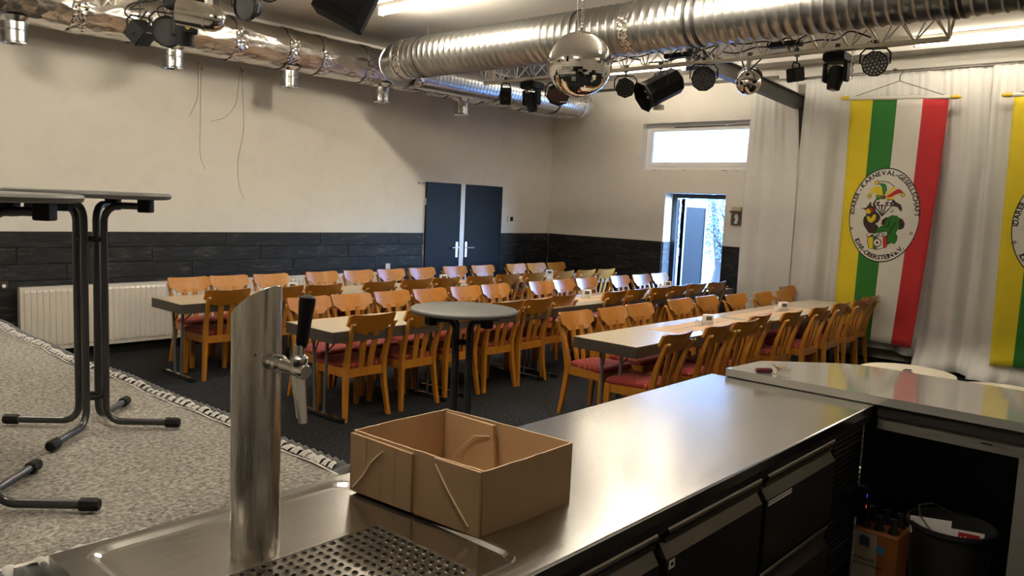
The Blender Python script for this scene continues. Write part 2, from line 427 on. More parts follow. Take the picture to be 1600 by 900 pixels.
# ---- high window
wn_ = tag(thing('window_1', 'high white framed window near the curtain', 'window', (XB, 0, 0)), kind='structure')
fy0, fy1, fz0, fz1 = 4.71, 6.69, 2.35, 3.03
def ringframe(x0, x1, y0, y1, z0, z1, t, b_=.004):
    m_ = MB()
    for a, c in (((x0, y0, z0), (x1, y1, z0+t)), ((x0, y0, z1-t), (x1, y1, z1)), ((x0, y0, z0+t), (x1, y0+t, z1-t)), ((x0, y1-t, z0+t), (x1, y1, z1-t))):
        m_.box(a, c)
    return m_
ringframe(.12, .20, fy0, fy1, fz0, fz1, .055).build('window_frame', M['frame_white'], wn_)
ringframe(.105, .17, fy0+.05, fy1-.05, fz0+.05, fz1-.05, .06).build('window_sash', M['frame_white'], wn_)
MB().box((.135, fy0+.105, fz0+.105), (.150, fy1-.105, fz1-.105)).build('pane', M['glass'], wn_)
MB().tube([(.09, 4.8, fz1-.05), (.09, 6.2, fz1-.055)], .007, 6).build('opener_rod', M['iron'], wn_)
MB().lathe([(.006, 0), (.016, .006), (.016, .02), (.006, .026)], 10, Matrix.Translation((.085, 5.35, fz1-.065))).build('opener_knob', M['white'], wn_)
# chipped plaster under the frame
for k, (y, l_) in enumerate(((6.45, .06), (6.36, .03), (5.95, .05), (5.3, .09), (5.12, .04))):
    MB().prism([(-l_/2, 0), (l_/2, .004), (l_*.3, .014), (-l_*.4, .012)], .003, lambda p, q_, h: (-.0005-h, y+p, fz0-.022+q_)).build('plaster_chip', M['wire'], wn_)

# ---- outside door, opened outwards
d3 = tag(thing('door_3', 'open dark outside door with its leaf swung out to the garden', 'door', (XB, 0, 0)), kind='structure')
m_ = MB()
m_.box((.22, 6.15, 0), (.30, 6.225, 1.995)).box((.22, 5.255, 1.93), (.30, 6.15, 1.995)).box((.22, 5.255, 0), (.30, 5.275, 1.93))
m_.build('door_frame', M['dark_frame'], d3)
a = math.radians(95)
Mx = Matrix.Translation((.31, 6.10, 0)) @ Matrix.Rotation(a-PI/2, 4, 'Z')
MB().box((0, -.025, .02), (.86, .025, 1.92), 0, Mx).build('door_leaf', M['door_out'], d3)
m_ = MB()
for lo, hi in (((0, -.034, .02), (.05, -.026, 1.92)), ((.80, -.034, .02), (.86, -.026, 1.92)), ((.05, -.034, 1.80), (.80, -.026, 1.92)), ((.05, -.034, .02), (.80, -.026, .16))):
    m_.box(lo, hi, 0, Mx)
m_.build('leaf_frame', M['dark_frame'], d3)
for z in (.35, 1.05, 1.7): MB().tube([(.315, 6.115, z), (.315, 6.115, z+.12)], .013, 8).build('hinge', M['iron'], d3)
MB().box((.0, 5.255, -.02), (.34, 6.225, .012)).build('sill', M['pave'], d3)

# ---- ceiling beam, rail, steel frame on the right
struct('trim_5', MB().box((9.80, Y0, 3.665), (9.90, 5.75, ZC-.001)), M['ceiling'], 'downstand beam below the ceiling close to the end wall', 'beam')
struct('trim_6', MB().box((XB-.03, 4.6, 3.56), (XB-.001, YA-.001, 3.60)), M['iron'], 'thin dark strip high on the end wall', 'trim')
st = thing('steel_frame', 'dark grey steel rafter meeting a post between the curtains', 'steel beam')
m_ = MB()
def ibeam(a, b_, h, wd, t):
    q = MB(); up = Vector((0, 0, 1))
    for dz in (-h/2, h/2): q.bar(Vector(a)+up*dz, Vector(b_)+up*dz, wd, t)
    q.bar(a, b_, t, h)
    return q
ibeam((7.30, 4.13, 3.30), (10.16, 4.13, 3.17), .16, .10, .012).build('rafter', M['iron'], st)
m_ = MB()
for dx in (-.055, .055): m_.box((10.17+dx-.006, 4.08, 0), (10.17+dx+.006, 4.18, 3.30))
m_.box((10.12, 4.126, 0), (10.22, 4.134, 3.30)).build('post', M['iron'], st)
MB().box((7.26, 4.05, 3.16), (7.30, 4.21, ZC-.0005)).build('hanger_plate', M['iron'], st)

# ================================================================== OUTSIDE
struct('trim_7', MB().box((XB+.36, -4, -.2), (40, 30, -.02)), M['pave'], 'grey paved ground outside the open door', 'ground')
b = MB().box((13.2, 2, -.02), (15.5, 14, .10))
tag(b.build('grass_verge', M['grass']), 'green verge below the tree outside the door', 'grass', kind='stuff')
hs = thing('house', 'bright white rendered house across the garden', 'building', (22, 12, 0))
MB().box((0, -6, -.02), (5, 6, 5)).build('wall', M['house'], hs)
for y in (-4, -1.4, 1.4, 4):
    f = MB().box((-.02, y-.5, 1.4), (.02, y+.5, 2.5)).build('window', M['house'], hs)
    MB().box((-.03, y-.42, 1.48), (-.02, y+.42, 2.42)).build('pane', M['hill'], f)
MB().prism([(-6.4, 4.9), (6.4, 4.9), (0, 6.4)], 5.4, lambda x, y, h: (-.2+h, x, y)).build('roof', M['hill'], hs)
tr = thing('tree', 'leafy green tree growing right outside the open door', 'tree', (15.1, 7.75, -.02))
rt_ = random.Random(5)
m_ = MB()
m_.tube([(0, 0, 0), (.1, -.05, .6), (.16, .1, 1.3), (.1, .2, 2.0)], [.13, .10, .08, .05], 8)
m_.tube([(.02, -.5, 0), (.05, -.62, .8), (.15, -.8, 1.5), (.2, -1.0, 2.1)], [.12, .10, .09, .05], 8)
m_.build('trunk', M['bark'], tr)
m_ = MB()
for k in range(9):
    a0 = rt_.uniform(0, 6.28); z = rt_.uniform(.8, 1.6)
    m_.tube([(.12, -.1, z), (.12+.5*math.cos(a0), .5*math.sin(a0)-.2, z+.35), (.12+1.1*math.cos(a0), 1.1*math.sin(a0)-.2, z+.6)], [.03, .02, .008], 6)
m_.build('branch', M['bark'], tr, kind='stuff')
m_ = MB()
for k in range(5200):
    a0 = rt_.uniform(0, 6.28); r = 2.0*math.sqrt(rt_.random()); z = 1.0+1.3*rt_.random()
    c = Vector((.1+r*math.cos(a0), -.2+r*math.sin(a0), z+.15*math.sin(3*a0)))
    d = Vector((rt_.uniform(-1, 1), rt_.uniform(-1, 1), rt_.uniform(-.6, .3))).normalized(); n_ = d.orthogonal().normalized()
    L = rt_.uniform(.06, .11); wv = n_*L*.28
    m_.add([c, c+d*L*.5+wv, c+d*L, c+d*L*.5-wv], [(0, 1, 2, 3)])
m_.build('foliage', M['leaf'], tr, kind='stuff')
fn_ = thing('mesh_fence', 'thin green wire mesh fence in front of the tree', 'fence', (12.9, 0, -.02))
m_ = MB()
for k in range(56): m_.cbox((0, 3+k*.13, .85), (.006, .006, 1.7))
for k in range(9): m_.cbox((0, 6.6, .1+k*.2), (.006, 7.3, .006))
m_.build('wire_mesh', M['fence'], fn_, kind='stuff')
for y in (3.2, 5.6, 8.0, 10.1): MB().cbox((0.03, y, .9), (.05, .05, 1.8)).build('fence_post', M['fence'], fn_)

# ================================================================== LAMPS (fluorescent battens on the ceiling, some added out of view)
def batten(x, y0, y1, label, m='tube'):
    r = thing('ceiling_light', label, 'lamp', (x, (y0+y1)/2, ZC), 0, 'fluorescent ceiling battens')
    L = (y1-y0)/2
    MB().bbox((-.034, -L, -.040), (.034, L, -.0005), .004).build('lamp_base', M['white'], r)
    ring = lambda y: [(.029*math.cos(k*PI/5), y, -.080+.029*math.sin(k*PI/5)) for k in range(10)]
    MB().loft([ring(-L+.02), ring(L-.02)]).build('diffuser', M[m], r)
    for s in (-1, 1): MB().box((-.033, s*(L-.02)-.012, -.112), (.033, s*(L-.02)+.012, -.0395)).build('end_cap', M['white'], r)
batten(9.37, 1.10, 2.66, 'lit fluorescent batten near the curtain at upper right', 'tube_dim')
batten(9.37, 5.18, 6.86, 'lit fluorescent batten behind the right truss', 'tube_dim')
batten(9.37, -1.6, -.1, 'added lit fluorescent batten near the curtain beyond the right picture edge', 'tube_dim')  # extra tube out of view, added for light on the right side
batten(7.6, 3.5, 5.1, 'added lit fluorescent batten hidden behind the big spiral duct', 'tube_mid')  # added behind the duct to brighten the curtain and banners
batten(5.28, 5.15, 6.70, 'lit fluorescent batten at the top beside the black loudspeaker')
batten(5.28, 2.2, 3.75, 'added unseen lit fluorescent batten above the mirror ball')  # added above the frame as an unseen light source
batten(5.28, -1.2, .35, 'added unseen lit fluorescent batten above the bar', 'tube_dim')  # added out of view, kept dim to leave the bar front dark
batten(1.0, 5.15, 6.70, 'added unseen lit fluorescent batten above the stage')  # added tube outside the frame
batten(1.0, 1.2, 2.75, 'added unseen lit fluorescent batten above the stage corner')  # another added tube outside the frame

def smooth2(P, n=6):
    out = []
    for i in range(len(P)-1):
        p0, p1, p2, p3 = P[max(i-1, 0)], P[i], P[i+1], P[min(i+2, len(P)-1)]
        for k in range(n):
            t = k/n; out.append(tuple(.5*((2*p1[j])+(p2[j]-p0[j])*t+(2*p0[j]-5*p1[j]+4*p2[j]-p3[j])*t*t+(3*p1[j]-p0[j]-3*p2[j]+p3[j])*t**3) for j in (0, 1)))
    return out+[P[-1]]
# ================================================================== RADIATORS, SOCKETS
def radiator(x0, x1, label):
    r = thing('radiator', label, 'radiator', (x0, YA-.02, 0), 0, 'panel radiators along the long wall')
    L = x1-x0; z0, z1 = .115, .735
    n = int(L/.055)
    def prof(y, s):
        pts = []
        for i in range(n):
            a = .03+(L-.06)*i/n; d = (L-.06)/n
            pts += [(a, y), (a+d*.22, y+s*.010), (a+d*.72, y+s*.010), (a+d*.94, y)]
        return pts
    m_ = MB(); P = prof(-.115, -1)
    rr = lambda z, k: [(x, -.115+(y+.115)*k, z) for x, y in P]+[(L-.03, -.115, z), (L, -.115, z), (L, -.10, z), (0, -.10, z), (0, -.115, z)]
    m_.loft([rr(z0, 0), rr(z0+.03, 0), rr(z0+.05, 1), rr(z1-.05, 1), rr(z1-.03, 0), rr(z1, 0)])
    m_.build('front_panel', M['radiator'], r)
    MB().box((.0, -.045, z0), (L, -.03, z1)).build('rear_panel', M['radiator'], r)
    m_ = MB()
    m_.box((0, -.10, z1-.004), (L, -.045, z1))
    for k in range(int(L/.03)): pass
    m_.build('top_grille', M['radiator'], r)
    for s in (0, L-.006): MB().box((s, -.112, z0+.01), (s+.006, -.03, z1)).build('side_panel', M['radiator'], r)
    for x in (.25, L-.25): MB().box((x-.02, -.03, z0+.05), (x+.02, .005, z1-.05)).build('bracket', M['radiator'], r)
    MB().tube([(.05, -.07, z0+.02), (.05, -.07, .04), (.05, .0, .03)], .009, 8).build('pipe', M['radiator'], r)
radiator(2.40, 4.36, 'white panel radiator behind the tall bistro table, left of the pair')
radiator(4.42, 6.70, 'white panel radiator behind the rear table row, right of the pair')
tag(MB().box((-2.2, YA-.034, 0), (7.5, YA-.019, .085)).build('baseboard_left', M['wall_back']), 'black skirting board under the radiators', 'skirting', kind='structure')

def socket(x, z, n, label):
    s = thing('wall_socket', label, 'socket', (x, YA-.019, z))
    MB().bbox((-.04*n, -.012, -.04), (.04*n, 0, .04), .004).build('cover_plate', M['silver'] if n == 2 else M['white'], s)
    for k in range(n):
        MB().lathe([(.024, 0), (.024, -.004), (.018, -.005), (.018, .004)], 12, Matrix.Translation((-.04*n+.04+.08*k, -.012, 0)) @ Matrix.Rotation(PI/2, 4, 'X')).build('socket_face', M['white'], s)
socket(6.91, .80, 1, 'pale wall socket on the black planks behind the rear chairs')
socket(2.26, .75, 2, 'silver double wall socket on the black planks at the left edge')
th = thing('thermostat', 'small white thermostat right of the black double doors', 'thermostat', (9.40, YA, 1.49))
MB().bbox((-.065, -.022, -.05), (.065, 0, .05), .004).build('case', M['white'], th)
MB().box((-.01, -.026, -.035), (.055, -.0222, .035)).build('display', M['black'], th)
pl = thing('wall_plaque', 'small grey relief plaque with a wooden ledge near the curtain', 'plaque', (XB, 5.05, 1.68))
MB().bbox((-.03, -.085, -.115), (0, .085, .06), .005).build('panel', M['iron'], pl)
MB().prism([(-.03, -.09), (.02, -.09), (.035, -.02), (.02, .04), (-.015, .045), (-.03, .0), (-.01, -.03)], .008, lambda x, y, h: (-.030-h, -x, y)).build('relief', M['silver'], pl)
MB().box((-.06, -.095, .06), (0, .095, .09)).build('ledge', M['wood_dark'], pl)
MB().box((-.05, -.065, .09), (0, .075, .145)).build('block', M['beige'], pl)
for k, (lab, pts) in enumerate((('short thin cable end hanging from the foil duct', [(4.20,3.10),(4.20,2.75),(4.11,2.53)]), ('long thin cable hanging straight beside the short one', [(4.24,3.05),(4.23,2.5),(4.23,2.13),(4.29,1.96)]),
                             ('thin cable hanging with its end swung left on the wall', [(4.70,3.12),(4.68,2.9),(4.64,2.70),(4.52,2.56),(4.36,2.50)]), ('longest thin cable hanging in a loose bow on the wall', [(4.72,3.10),(4.75,2.46),(4.68,2.08),(4.70,1.8),(4.76,1.65)]))):
    m_ = MB().tube([(x, YA-.006, z) for x, z in smooth2(pts)], .0024, 5)
    m_.lathe([(.008, 0), (.012, .006), (.008, .02)], 8, Matrix.Translation((pts[0][0], YA-.012, pts[0][1])) @ Matrix.Rotation(PI/2, 4, 'X'))
    tag(m_.build('wall_cable', M['wire']), lab, 'cable', 'thin cables hanging on the long wall')

# ================================================================== DUCTS
def spiral(path_fn, L, r, pitch, rib, n=28, mi=0, m_=None, t0=0.0):
    # path_fn(s) -> (centre, u, v); ring beads every pitch
    m_ = m_ or MB(); rings = []
    k = 0; s = t0
    def ring(s_, rr):
        c, u, v = path_fn(s_); return [c+u*rr*math.cos(2*PI*i/n)+v*rr*math.sin(2*PI*i/n) for i in range(n)]
    while s < L:
        for ds, rr in ((0, r), (pitch*.62, r), (pitch*.70, r+rib), (pitch*.82, r+rib), (pitch*.90, r)):
            if s+ds <= L: rings.append(ring(s+ds, rr))
        s += pitch
    rings.append(ring(L, r))
    m_.loft(rings, False, False)
    return m_
def straight(a, b_):
    a, b_ = Vector(a), Vector(b_); d = (b_-a).normalized(); u = d.cross(Vector((0, 0, 1))).normalized(); v = u.cross(d)
    return (lambda s: (a+d*s, u, v)), (b_-a).length
def hoop(name, mat_, parent, c, axis, r, wd, t=.004, n=28):
    Mx = align(axis, c)
    MB().lathe([(r, -wd/2), (r+t, -wd/2), (r+t, wd/2), (r, wd/2)], n, Mx, cap0=False, cap1=False).build(name, mat_, parent, smooth=True, angle=30)
bd = thing('spiral_duct', 'big galvanised spiral duct crossing under the ceiling to the long wall', 'duct', (6.07, 0, 3.34))
fn, L = straight((0, -2.55, 0), (0, 7.22, 0))
spiral(fn, L, .222, .087, .007, 32).build('pipe', M['duct'], bd, smooth=True, angle=50)
# elbow in segments, turning from +y to +x
rings = []
for i in range(6):
    a = PI/2*i/5; c = Vector((.33-.33*math.cos(a), 7.22+.33*math.sin(a), -.012*i)); d = Vector((math.sin(a), math.cos(a), 0)); u = d.cross(Vector((0, 0, 1)))
    rr = .224-.0065*i
    rings.append([c+u*rr*math.cos(2*PI*k/32)+Vector((0, 0, 1))*rr*math.sin(2*PI*k/32) for k in range(32)])
MB().loft(rings, False, False).build('elbow', M['duct'], bd, smooth=True, angle=15)
for i, a in ((0, 0), (2, PI/5), (4, PI*2/5)):
    c = Vector((.33-.33*math.cos(a), 7.22+.33*math.sin(a), -.012*i)); hoop('seam_ring', M['galv'], bd, c, (math.sin(a), math.cos(a), 0), .223-.006*i, .02, .008)
for y in (6.83, 4.64, 3.38, 3.41+.05, 1.42, 1.47, .2): hoop('strap', M['band'], bd, (0, y, 0), (0, 1, 0), .2225, .022, .010)
for y in (6.83, 4.64, 3.41, 1.45): MB().tube([(0, y, .23), (0, y, .379)], .005, 6).build('hanger_rod', M['iron'], bd)
for y in (7.12, 4.05): hoop('tape_band', M['tape'], bd, (0, y, 0), (0, 1, 0), .2225, .10, .009)
# smaller spiral duct running along the wall
sd = thing('spiral_duct', 'thinner bluish spiral duct running beside the foil duct to the corner', 'duct', (6.42, 7.52, 3.28))
fn, L = straight((-.03, 0, 0), (3.42, 0, .0))
spiral(fn, L, .185, .062, .006, 28).build('pipe', M['duct_blue'], sd, smooth=True, angle=50)
rings = []
for i in range(13):
    a = PI*i/12; c = Vector((3.42+.245*math.sin(a), .245-.245*math.cos(a), .03*i/12)); d = Vector((math.cos(a), math.sin(a), 0)); u = d.cross(Vector((0, 0, 1)))
    rings.append([c+u*.186*math.cos(2*PI*k/28)+Vector((0, 0, 1))*.186*math.sin(2*PI*k/28) for k in range(28)])
MB().loft(rings, False, False).build('elbow', M['duct_blue'], sd, smooth=True, angle=15)
fn, L = straight((2.55, .49, .03), (3.42, .49, .03))
spiral(fn, L, .184, .062, .005, 28).build('return_pipe', M['duct_blue'], sd, smooth=True, angle=50)
for x in (1.45, 2.75): hoop('strap', M['band'], sd, (x, 0, 0), (1, 0, 0), .187, .022, .009)
for x in (1.45, 2.75): MB().tube([(x, 0, .19), (x, 0, .439)], .005, 6).build('hanger_rod', M['iron'], sd)
for x in (3.38, .05): hoop('tape_band', M['tape'], sd, (x, 0, 0), (1, 0, 0), .188, .09, .006)
# foil wrapped duct with spigots
fd = thing('foil_duct', 'foil wrapped duct with short outlet spigots along the top of the long wall', 'duct', (0, 8.01, 3.345))
rf = random.Random(2); rings = []; n = 36; x = X0+.02
while x < 8.95:
    rings.append([Vector((x, (.226+.004*math.sin(3*k+x*9)*rf.random())*math.cos(2*PI*k/n), (.226+.004*math.sin(5*k-x*7)*rf.random())*math.sin(2*PI*k/n))) for k in range(n)])
    x += .11
MB().loft(rings, False, False).build('foil_wrap', M['foil'], fd, smooth=True, angle=80)
for k, x in enumerate((-.9, .35, 1.55, 2.78, 3.35, 4.35, 4.98, 5.42, 6.05, 7.0, 7.5, 8.15, 8.7)):
    rings = []
    for j in range(5):
        rings.append([Vector((x-.06+.03*j+rf.uniform(-.012, .012), (.232+rf.uniform(0, .006))*math.cos(2*PI*i/n), (.232+rf.uniform(0, .006))*math.sin(2*PI*i/n))) for i in range(n)])
    MB().loft(rings, False, False).build('tape_band', M['tape'], fd, smooth=True, angle=80)
for x in (-2.0, -.55, .9, 2.305, 3.709, 5.046, 6.358, 7.766):
    sp = MB().lathe([(.145, -.19), (.125, -.215), (.104, -.236), (.102, -.30), (.106, -.305), (.102, -.31), (.102, -.40), (.120, -.412), (.120, -.418), (.102, -.414), (.096, -.40), (.096, -.24)], 24, Matrix.Translation((x, -.02, 0)), cap0=False, cap1=False).build('outlet_spigot', M['galv'], fd, smooth=True, angle=35)
    MB().lathe([(.095, -.33), (.095, -.333)], 20, Matrix.Translation((x, -.02, 0))).build('inner_damper', M['black'], sp)
for x in (-1, 1.8, 4.2, 6.6, 8.8): MB().tube([(x, 0, .23), (x, 0, .374)], .006, 6).build('hanger_rod', M['iron'], fd)

# ================================================================== TRUSSES
def truss(name, x, y0, y1, zb, label, drops):
    t = thing(name, label, 'truss', (x, 0, zb))
    hw, h = .10, .195
    MB().tube([(0, y0, 0), (0, y1, 0)], .022, 10).build('bottom_chord', M['truss'], t, smooth=True)
    for s in (-1, 1): MB().tube([(s*hw, y0, h), (s*hw, y1, h)], .016, 8).build('top_chord', M['truss'], t, smooth=True)
    m_ = MB(); n = int((y1-y0)/.25); d = (y1-y0)/n
    for i in range(n):
        a, c = y0+i*d, y0+(i+1)*d
        for s in (-1, 1):
            m_.tube([(0, a, 0), (s*hw, a+d/2, h)], .007, 5).tube([(s*hw, a+d/2, h), (0, c, 0)], .007, 5)
        m_.tube([(-hw, a, h), (hw, a+d/2, h)], .006, 5)
    m_.build('lacing', M['truss'], t, kind='stuff')
    for y in (y0, y1):
        q = MB()
        for a, c in (((0, y, 0), (-hw, y, h)), ((0, y, 0), (hw, y, h)), ((-hw, y, h), (hw, y, h))): q.tube([a, c], .011, 6)
        q.build('end_frame', M['truss'], t)
    for y in drops: MB().box((-.035, y-.022, -.02), (.035, y+.022, ZC-zb-.001)).build('drop_pole', M['rod_white'], t)
    return t
truss('light_truss', 6.9, 1.70, 6.72, 3.15, 'pale triangular lighting truss carrying lamps at the right', (6.60,))
truss('light_truss', 2.8, 3.0, 7.4, 3.24, 'pale triangular lighting truss above the left lamps', (3.4, 7.0))

# ================================================================== STAGE LAMPS
def hang(parent, z_top, px=0, py=0, zlow=.1):
    MB().box((px-.014, py-.02, z_top-.03), (px+.014, py+.02, z_top+.046)).tube([(px, py, zlow), (px, py, z_top-.02)], .008, 6).build('clamp', M['iron'], parent)
def yoke(parent, r, top, ax):
    ax = Vector(ax).normalized()
    MB().tube([ax*r, ax*r+Vector((0, 0, top*.7)), ax*r*.7+Vector((0, 0, top)), -ax*r*.7+Vector((0, 0, top)), -ax*r+Vector((0, 0, top*.7)), -ax*r], .007, 6).build('yoke', M['black_metal'], parent)
def par(loc, aim, r, ln, label, zt, leds=0, ledmat='led', sides=8, back=True):
    t = thing('spot_lamp', label, 'lamp', loc)
    aim = Vector(aim).normalized(); Mx = align(aim)
    prof = [(r*.35, -ln), (r*.62, -ln*.92), (r*.72, -ln*.55), (r*.98, -ln*.3), (r, 0), (r*.92, .002), (r*.90, -.012)]
    MB().lathe(prof, sides, Mx, cap1=False).build('housing', M['black_metal'], t)
    face = MB().lathe([(r*.9, -.014), (r*.9, -.010)], sides*2, Mx).build('lens', M['lens'], t)
    if leds:
        m_ = MB()
        for ring_, cnt in ((0, 1), (.3, 6), (.55, 12), (.78, 18)):
            for i in range(cnt):
                a = 2*PI*i/cnt+.2
                m_.lathe([(r*.085, -.010), (r*.07, .002), (r*.02, .006)], 6, Mx @ Matrix.Translation((r*ring_*math.cos(a), r*ring_*math.sin(a), 0)))
        m_.build('led_array', M[ledmat], t, kind='stuff')
    sx = aim.cross(Vector((0, 0, 1))).normalized()
    yoke(t, r*1.08, r*1.15, sx)
    hang(t, zt-loc[2], 0, 0, r*1.13)
    if back: MB().tube([-aim*ln*.95, -aim*ln*1.25+Vector((0, 0, .05)), -aim*ln*1.1+Vector((0, .04, .20)), Vector((0, .10, zt-loc[2]))], .006, 6).build('power_cable', M['cable'], t)
    return t
def moving_head(loc, zt, label, tilt=(.1, -.2, -1), s=1.0):
    t = thing('moving_head_lamp', label, 'lamp', loc)
    MB().bbox((-.12*s, -.10*s, .06*s), (.12*s, .10*s, .15*s), .015).build('base', M['black_metal'], t)
    for sy in (-1, 1): MB().bbox((-.05*s, sy*.095*s-.018, -.12*s), (.05*s, sy*.095*s+.018, .06*s), .01).build('arm', M['black_metal'], t)
    Mx = align(tilt, (0, 0, -.07*s))
    MB().lathe([(.04*s, -.10*s), (.072*s, -.08*s), (.078*s, .02*s), (.066*s, .07*s), (.06*s, .12*s), (.045*s, .125*s)], 14, Mx).build('head', M['black'], t, smooth=True, angle=35)
    MB().lathe([(.044*s, .126*s), (.03*s, .132*s)], 14, Mx).build('lens', M['lens'], t)
    hang(t, zt-loc[2], 0, 0, .15*s)
    return t
def box_lamp(loc, zt, rot, size, label, front='silver'):
    t = thing('box_lamp', label, 'lamp', loc)
    Mx = Matrix.Rotation(rot[2], 4, 'Z') @ Matrix.Rotation(rot[0], 4, 'X') @ Matrix.Rotation(rot[1], 4, 'Y')
    a, b_, c = size
    MB().bbox((-a/2, -b_/2, -c/2), (a/2, b_/2, c/2), .006, 0, Mx).build('housing', M['black'], t)
    MB().box((-a*.46, -b_/2-.006, -c*.46), (a*.46, -b_/2-.0005, c*.46), 0, Mx).build('front_plate', M[front], t)
    MB().lathe([(.012, 0), (.016, .006), (.006, .012)], 10, Mx @ Matrix.Translation((0, -b_/2-.006, 0)) @ Matrix.Rotation(PI/2, 4, 'X')).build('front_knob', M['black'], t)
    yoke(t, max(a, b_)*.62, c*.85, (1, 0, 0))
    hang(t, zt-loc[2], 0, 0, c*.84)
    return t
ZT = 3.15
box_lamp((6.9, 6.36, 2.98), ZT, (.45, 0, -.9), (.13, .13, .17), 'small dark box lamp at the left end of the right truss', 'black')
moving_head((6.9, 5.96, 2.97), ZT, 'black scanner lamp left of the mirror ball', (0, -.25, -1), .95)
par((6.9, 5.58, 2.93), (-.6, -.35, -.7), .13, .2, 'dark flat lamp half hidden behind the mirror ball', ZT)
par((6.9, 4.69, 2.965), (-.72, -.45, -.35), .105, .17, 'black spotlight with honeycomb face right of the mirror ball', ZT, 1, 'iron')
t = thing('projector_lamp', 'big black octagonal projector lamp hanging from the right truss', 'lamp', (6.9, 4.28, 2.935))
aim = Vector((-.62, .38, -.40)).normalized(); Mx = align(aim)
MB().lathe([(.08, -.24), (.135, -.20), (.135, .16), (.16, .20), (.16, .21), (.145, .208), (.135, .12)], 8, Mx, cap1=False).build('housing', M['black_metal'], t)
MB().lathe([(.128, .10), (.10, .112), (.03, .125)], 16, Mx).build('lens', M['lens'], t)
q = MB()
for k in range(5): q.lathe([(.016, .14), (.010, .15)], 8, Mx @ Matrix.Translation((.055*math.cos(k*1.256), .055*math.sin(k*1.256), -.012)))
q.build('reflector_dots', M['copper'], t, kind='stuff')
yoke(t, .17, .16, aim.cross(Vector((0, 0, 1))))
hang(t, ZT-2.935, 0, 0, .155)
MB().bbox((-.02, -.05, -.21), (.03, .05, -.16), .004).build('power_box', M['white'], t)
par((6.9, 3.80, 2.995), (-.80, -.42, -.10), .118, .15, 'black round lamp with fine honeycomb face under the right truss', ZT, 1, 'iron', 10)
t = thing('ball_lamp', 'small silver ball lamp in the middle of the right truss', 'lamp', (6.9, 3.34, 2.93))
Mx = align((-.8, -.3, -.35))
MB().lathe([(.115*math.sin(PI*(i+.5)/11*.98), -.115*math.cos(PI*(i+.5)/11*.98)) for i in range(11)], 20, Mx).build('mirror_shell', M['silver'], t, smooth=True, angle=60)
q = MB()
for a0, b0 in ((.4, .6), (1.6, .9), (2.8, .5), (4.2, .8), (5.3, .6)):
    d = Vector((math.cos(a0)*math.sin(b0), math.sin(a0)*math.sin(b0), math.cos(b0))); q.lathe([(.017, .109), (.016, .118), (.005, .118)], 8, Mx @ align(d))
q.build('lens_hole', M['black'], t, kind='stuff')
MB().lathe([(.10, -.16), (.12, -.14), (.12, -.05), (.10, -.04)], 12, Mx).build('motor_housing', M['black_metal'], t)
MB().box((-.02, -.02, .10), (.0, .02, .21)).build('bracket', M['white'], t)
hang(t, ZT-2.93, 0, 0, .11)
box_lamp((6.9, 2.90, 2.965), ZT, (.2, 0, -1.9), (.09, .13, .12), 'small black lamp with its cable looped left of the moving head', 'black')
moving_head((6.9, 2.55, 2.985), ZT, 'black moving head lamp near the right end of the truss', (-.2, .05, -1), .9)
par((6.9, 2.24, 3.005), (-.80, -.28, -.12), .105, .13, 'black round lamp with bright lens dots at the right end of the truss', ZT, 1, 'led', 10)
ch = MB()
for k in range(9):
    c = Vector((6.9, 2.42, ZT-.03-.026*k)); ax = Vector((1, 0, 0)) if k % 2 else Vector((0, 1, 0))
    ch.tube([c+ax*.009*math.cos(2*PI*i/8)+Vector((0, 0, .018*math.sin(2*PI*i/8))) for i in range(8)], .0035, 5, closed=True)
tag(ch.build('safety_chain', M['chrome'], kind='stuff'), 'short silver chain hanging from the right truss', 'chain')
def cable(pts, label, m='cable', r=.007, nm='lamp_cable'):
    P = [Vector(p) for p in pts]; out = []
    for i in range(len(P)-1):
        p0, p1, p2, p3 = P[max(i-1, 0)], P[i], P[i+1], P[min(i+2, len(P)-1)]
        for k in range(5):
            t_ = k/5; out.append(.5*((2*p1)+(p2-p0)*t_+(2*p0-5*p1+4*p2-p3)*t_*t_+(3*p1-p0-3*p2+p3)*t_**3))
    out.append(P[-1])
    tag(MB().tube(out, r, 6).build(nm, M[m], smooth=True), label, 'cable')
rc = random.Random(11)
for k, (ya, yb, lab) in enumerate(((5.0, 3.5, 'black cable tangled in the truss above the big projector'), (4.4, 2.6, 'black cable weaving through the truss above the ball lamp'), (3.6, 2.3, 'black cable lying in the truss above the moving head'), (5.4, 4.5, 'black cable sagging in the truss right of the mirror ball'))):
    n_ = 9
    cable([(6.9+rc.uniform(-.06, .06), ya+(yb-ya)*i/n_, 3.2+rc.uniform(-.01, .13)) for i in range(n_+1)], lab)
cable([(6.9, 5.95, 3.22), (6.86, 5.9, 3.05), (6.86, 6.0, 3.0), (6.88, 6.08, 3.12), (6.9, 5.86, 3.24)], 'pale cable looped above the scanner lamp', 'cable_white', .006)
cable([(6.9, 5.05, 3.2), (6.85, 5.0, 2.98), (6.8, 5.25, 2.86), (6.85, 5.5, 2.86)], 'pale cable drooping behind the mirror ball', 'cable_white', .006)
cable([(6.9, 3.42, 3.14), (6.88, 3.36, 3.02), (6.88, 3.30, 3.06), (6.9, 3.2, 3.16)], 'black cable loop above the silver ball lamp')
for yy, lab in ((4.08, 'black control box lying in the truss above the big projector'), (3.02, 'black control box lying in the truss right of the silver ball lamp')):
    tag(MB().bbox((6.85, yy-.15, 3.215), (6.95, yy+.15, 3.26), .006).build('control_box', M['black']), lab, 'box')

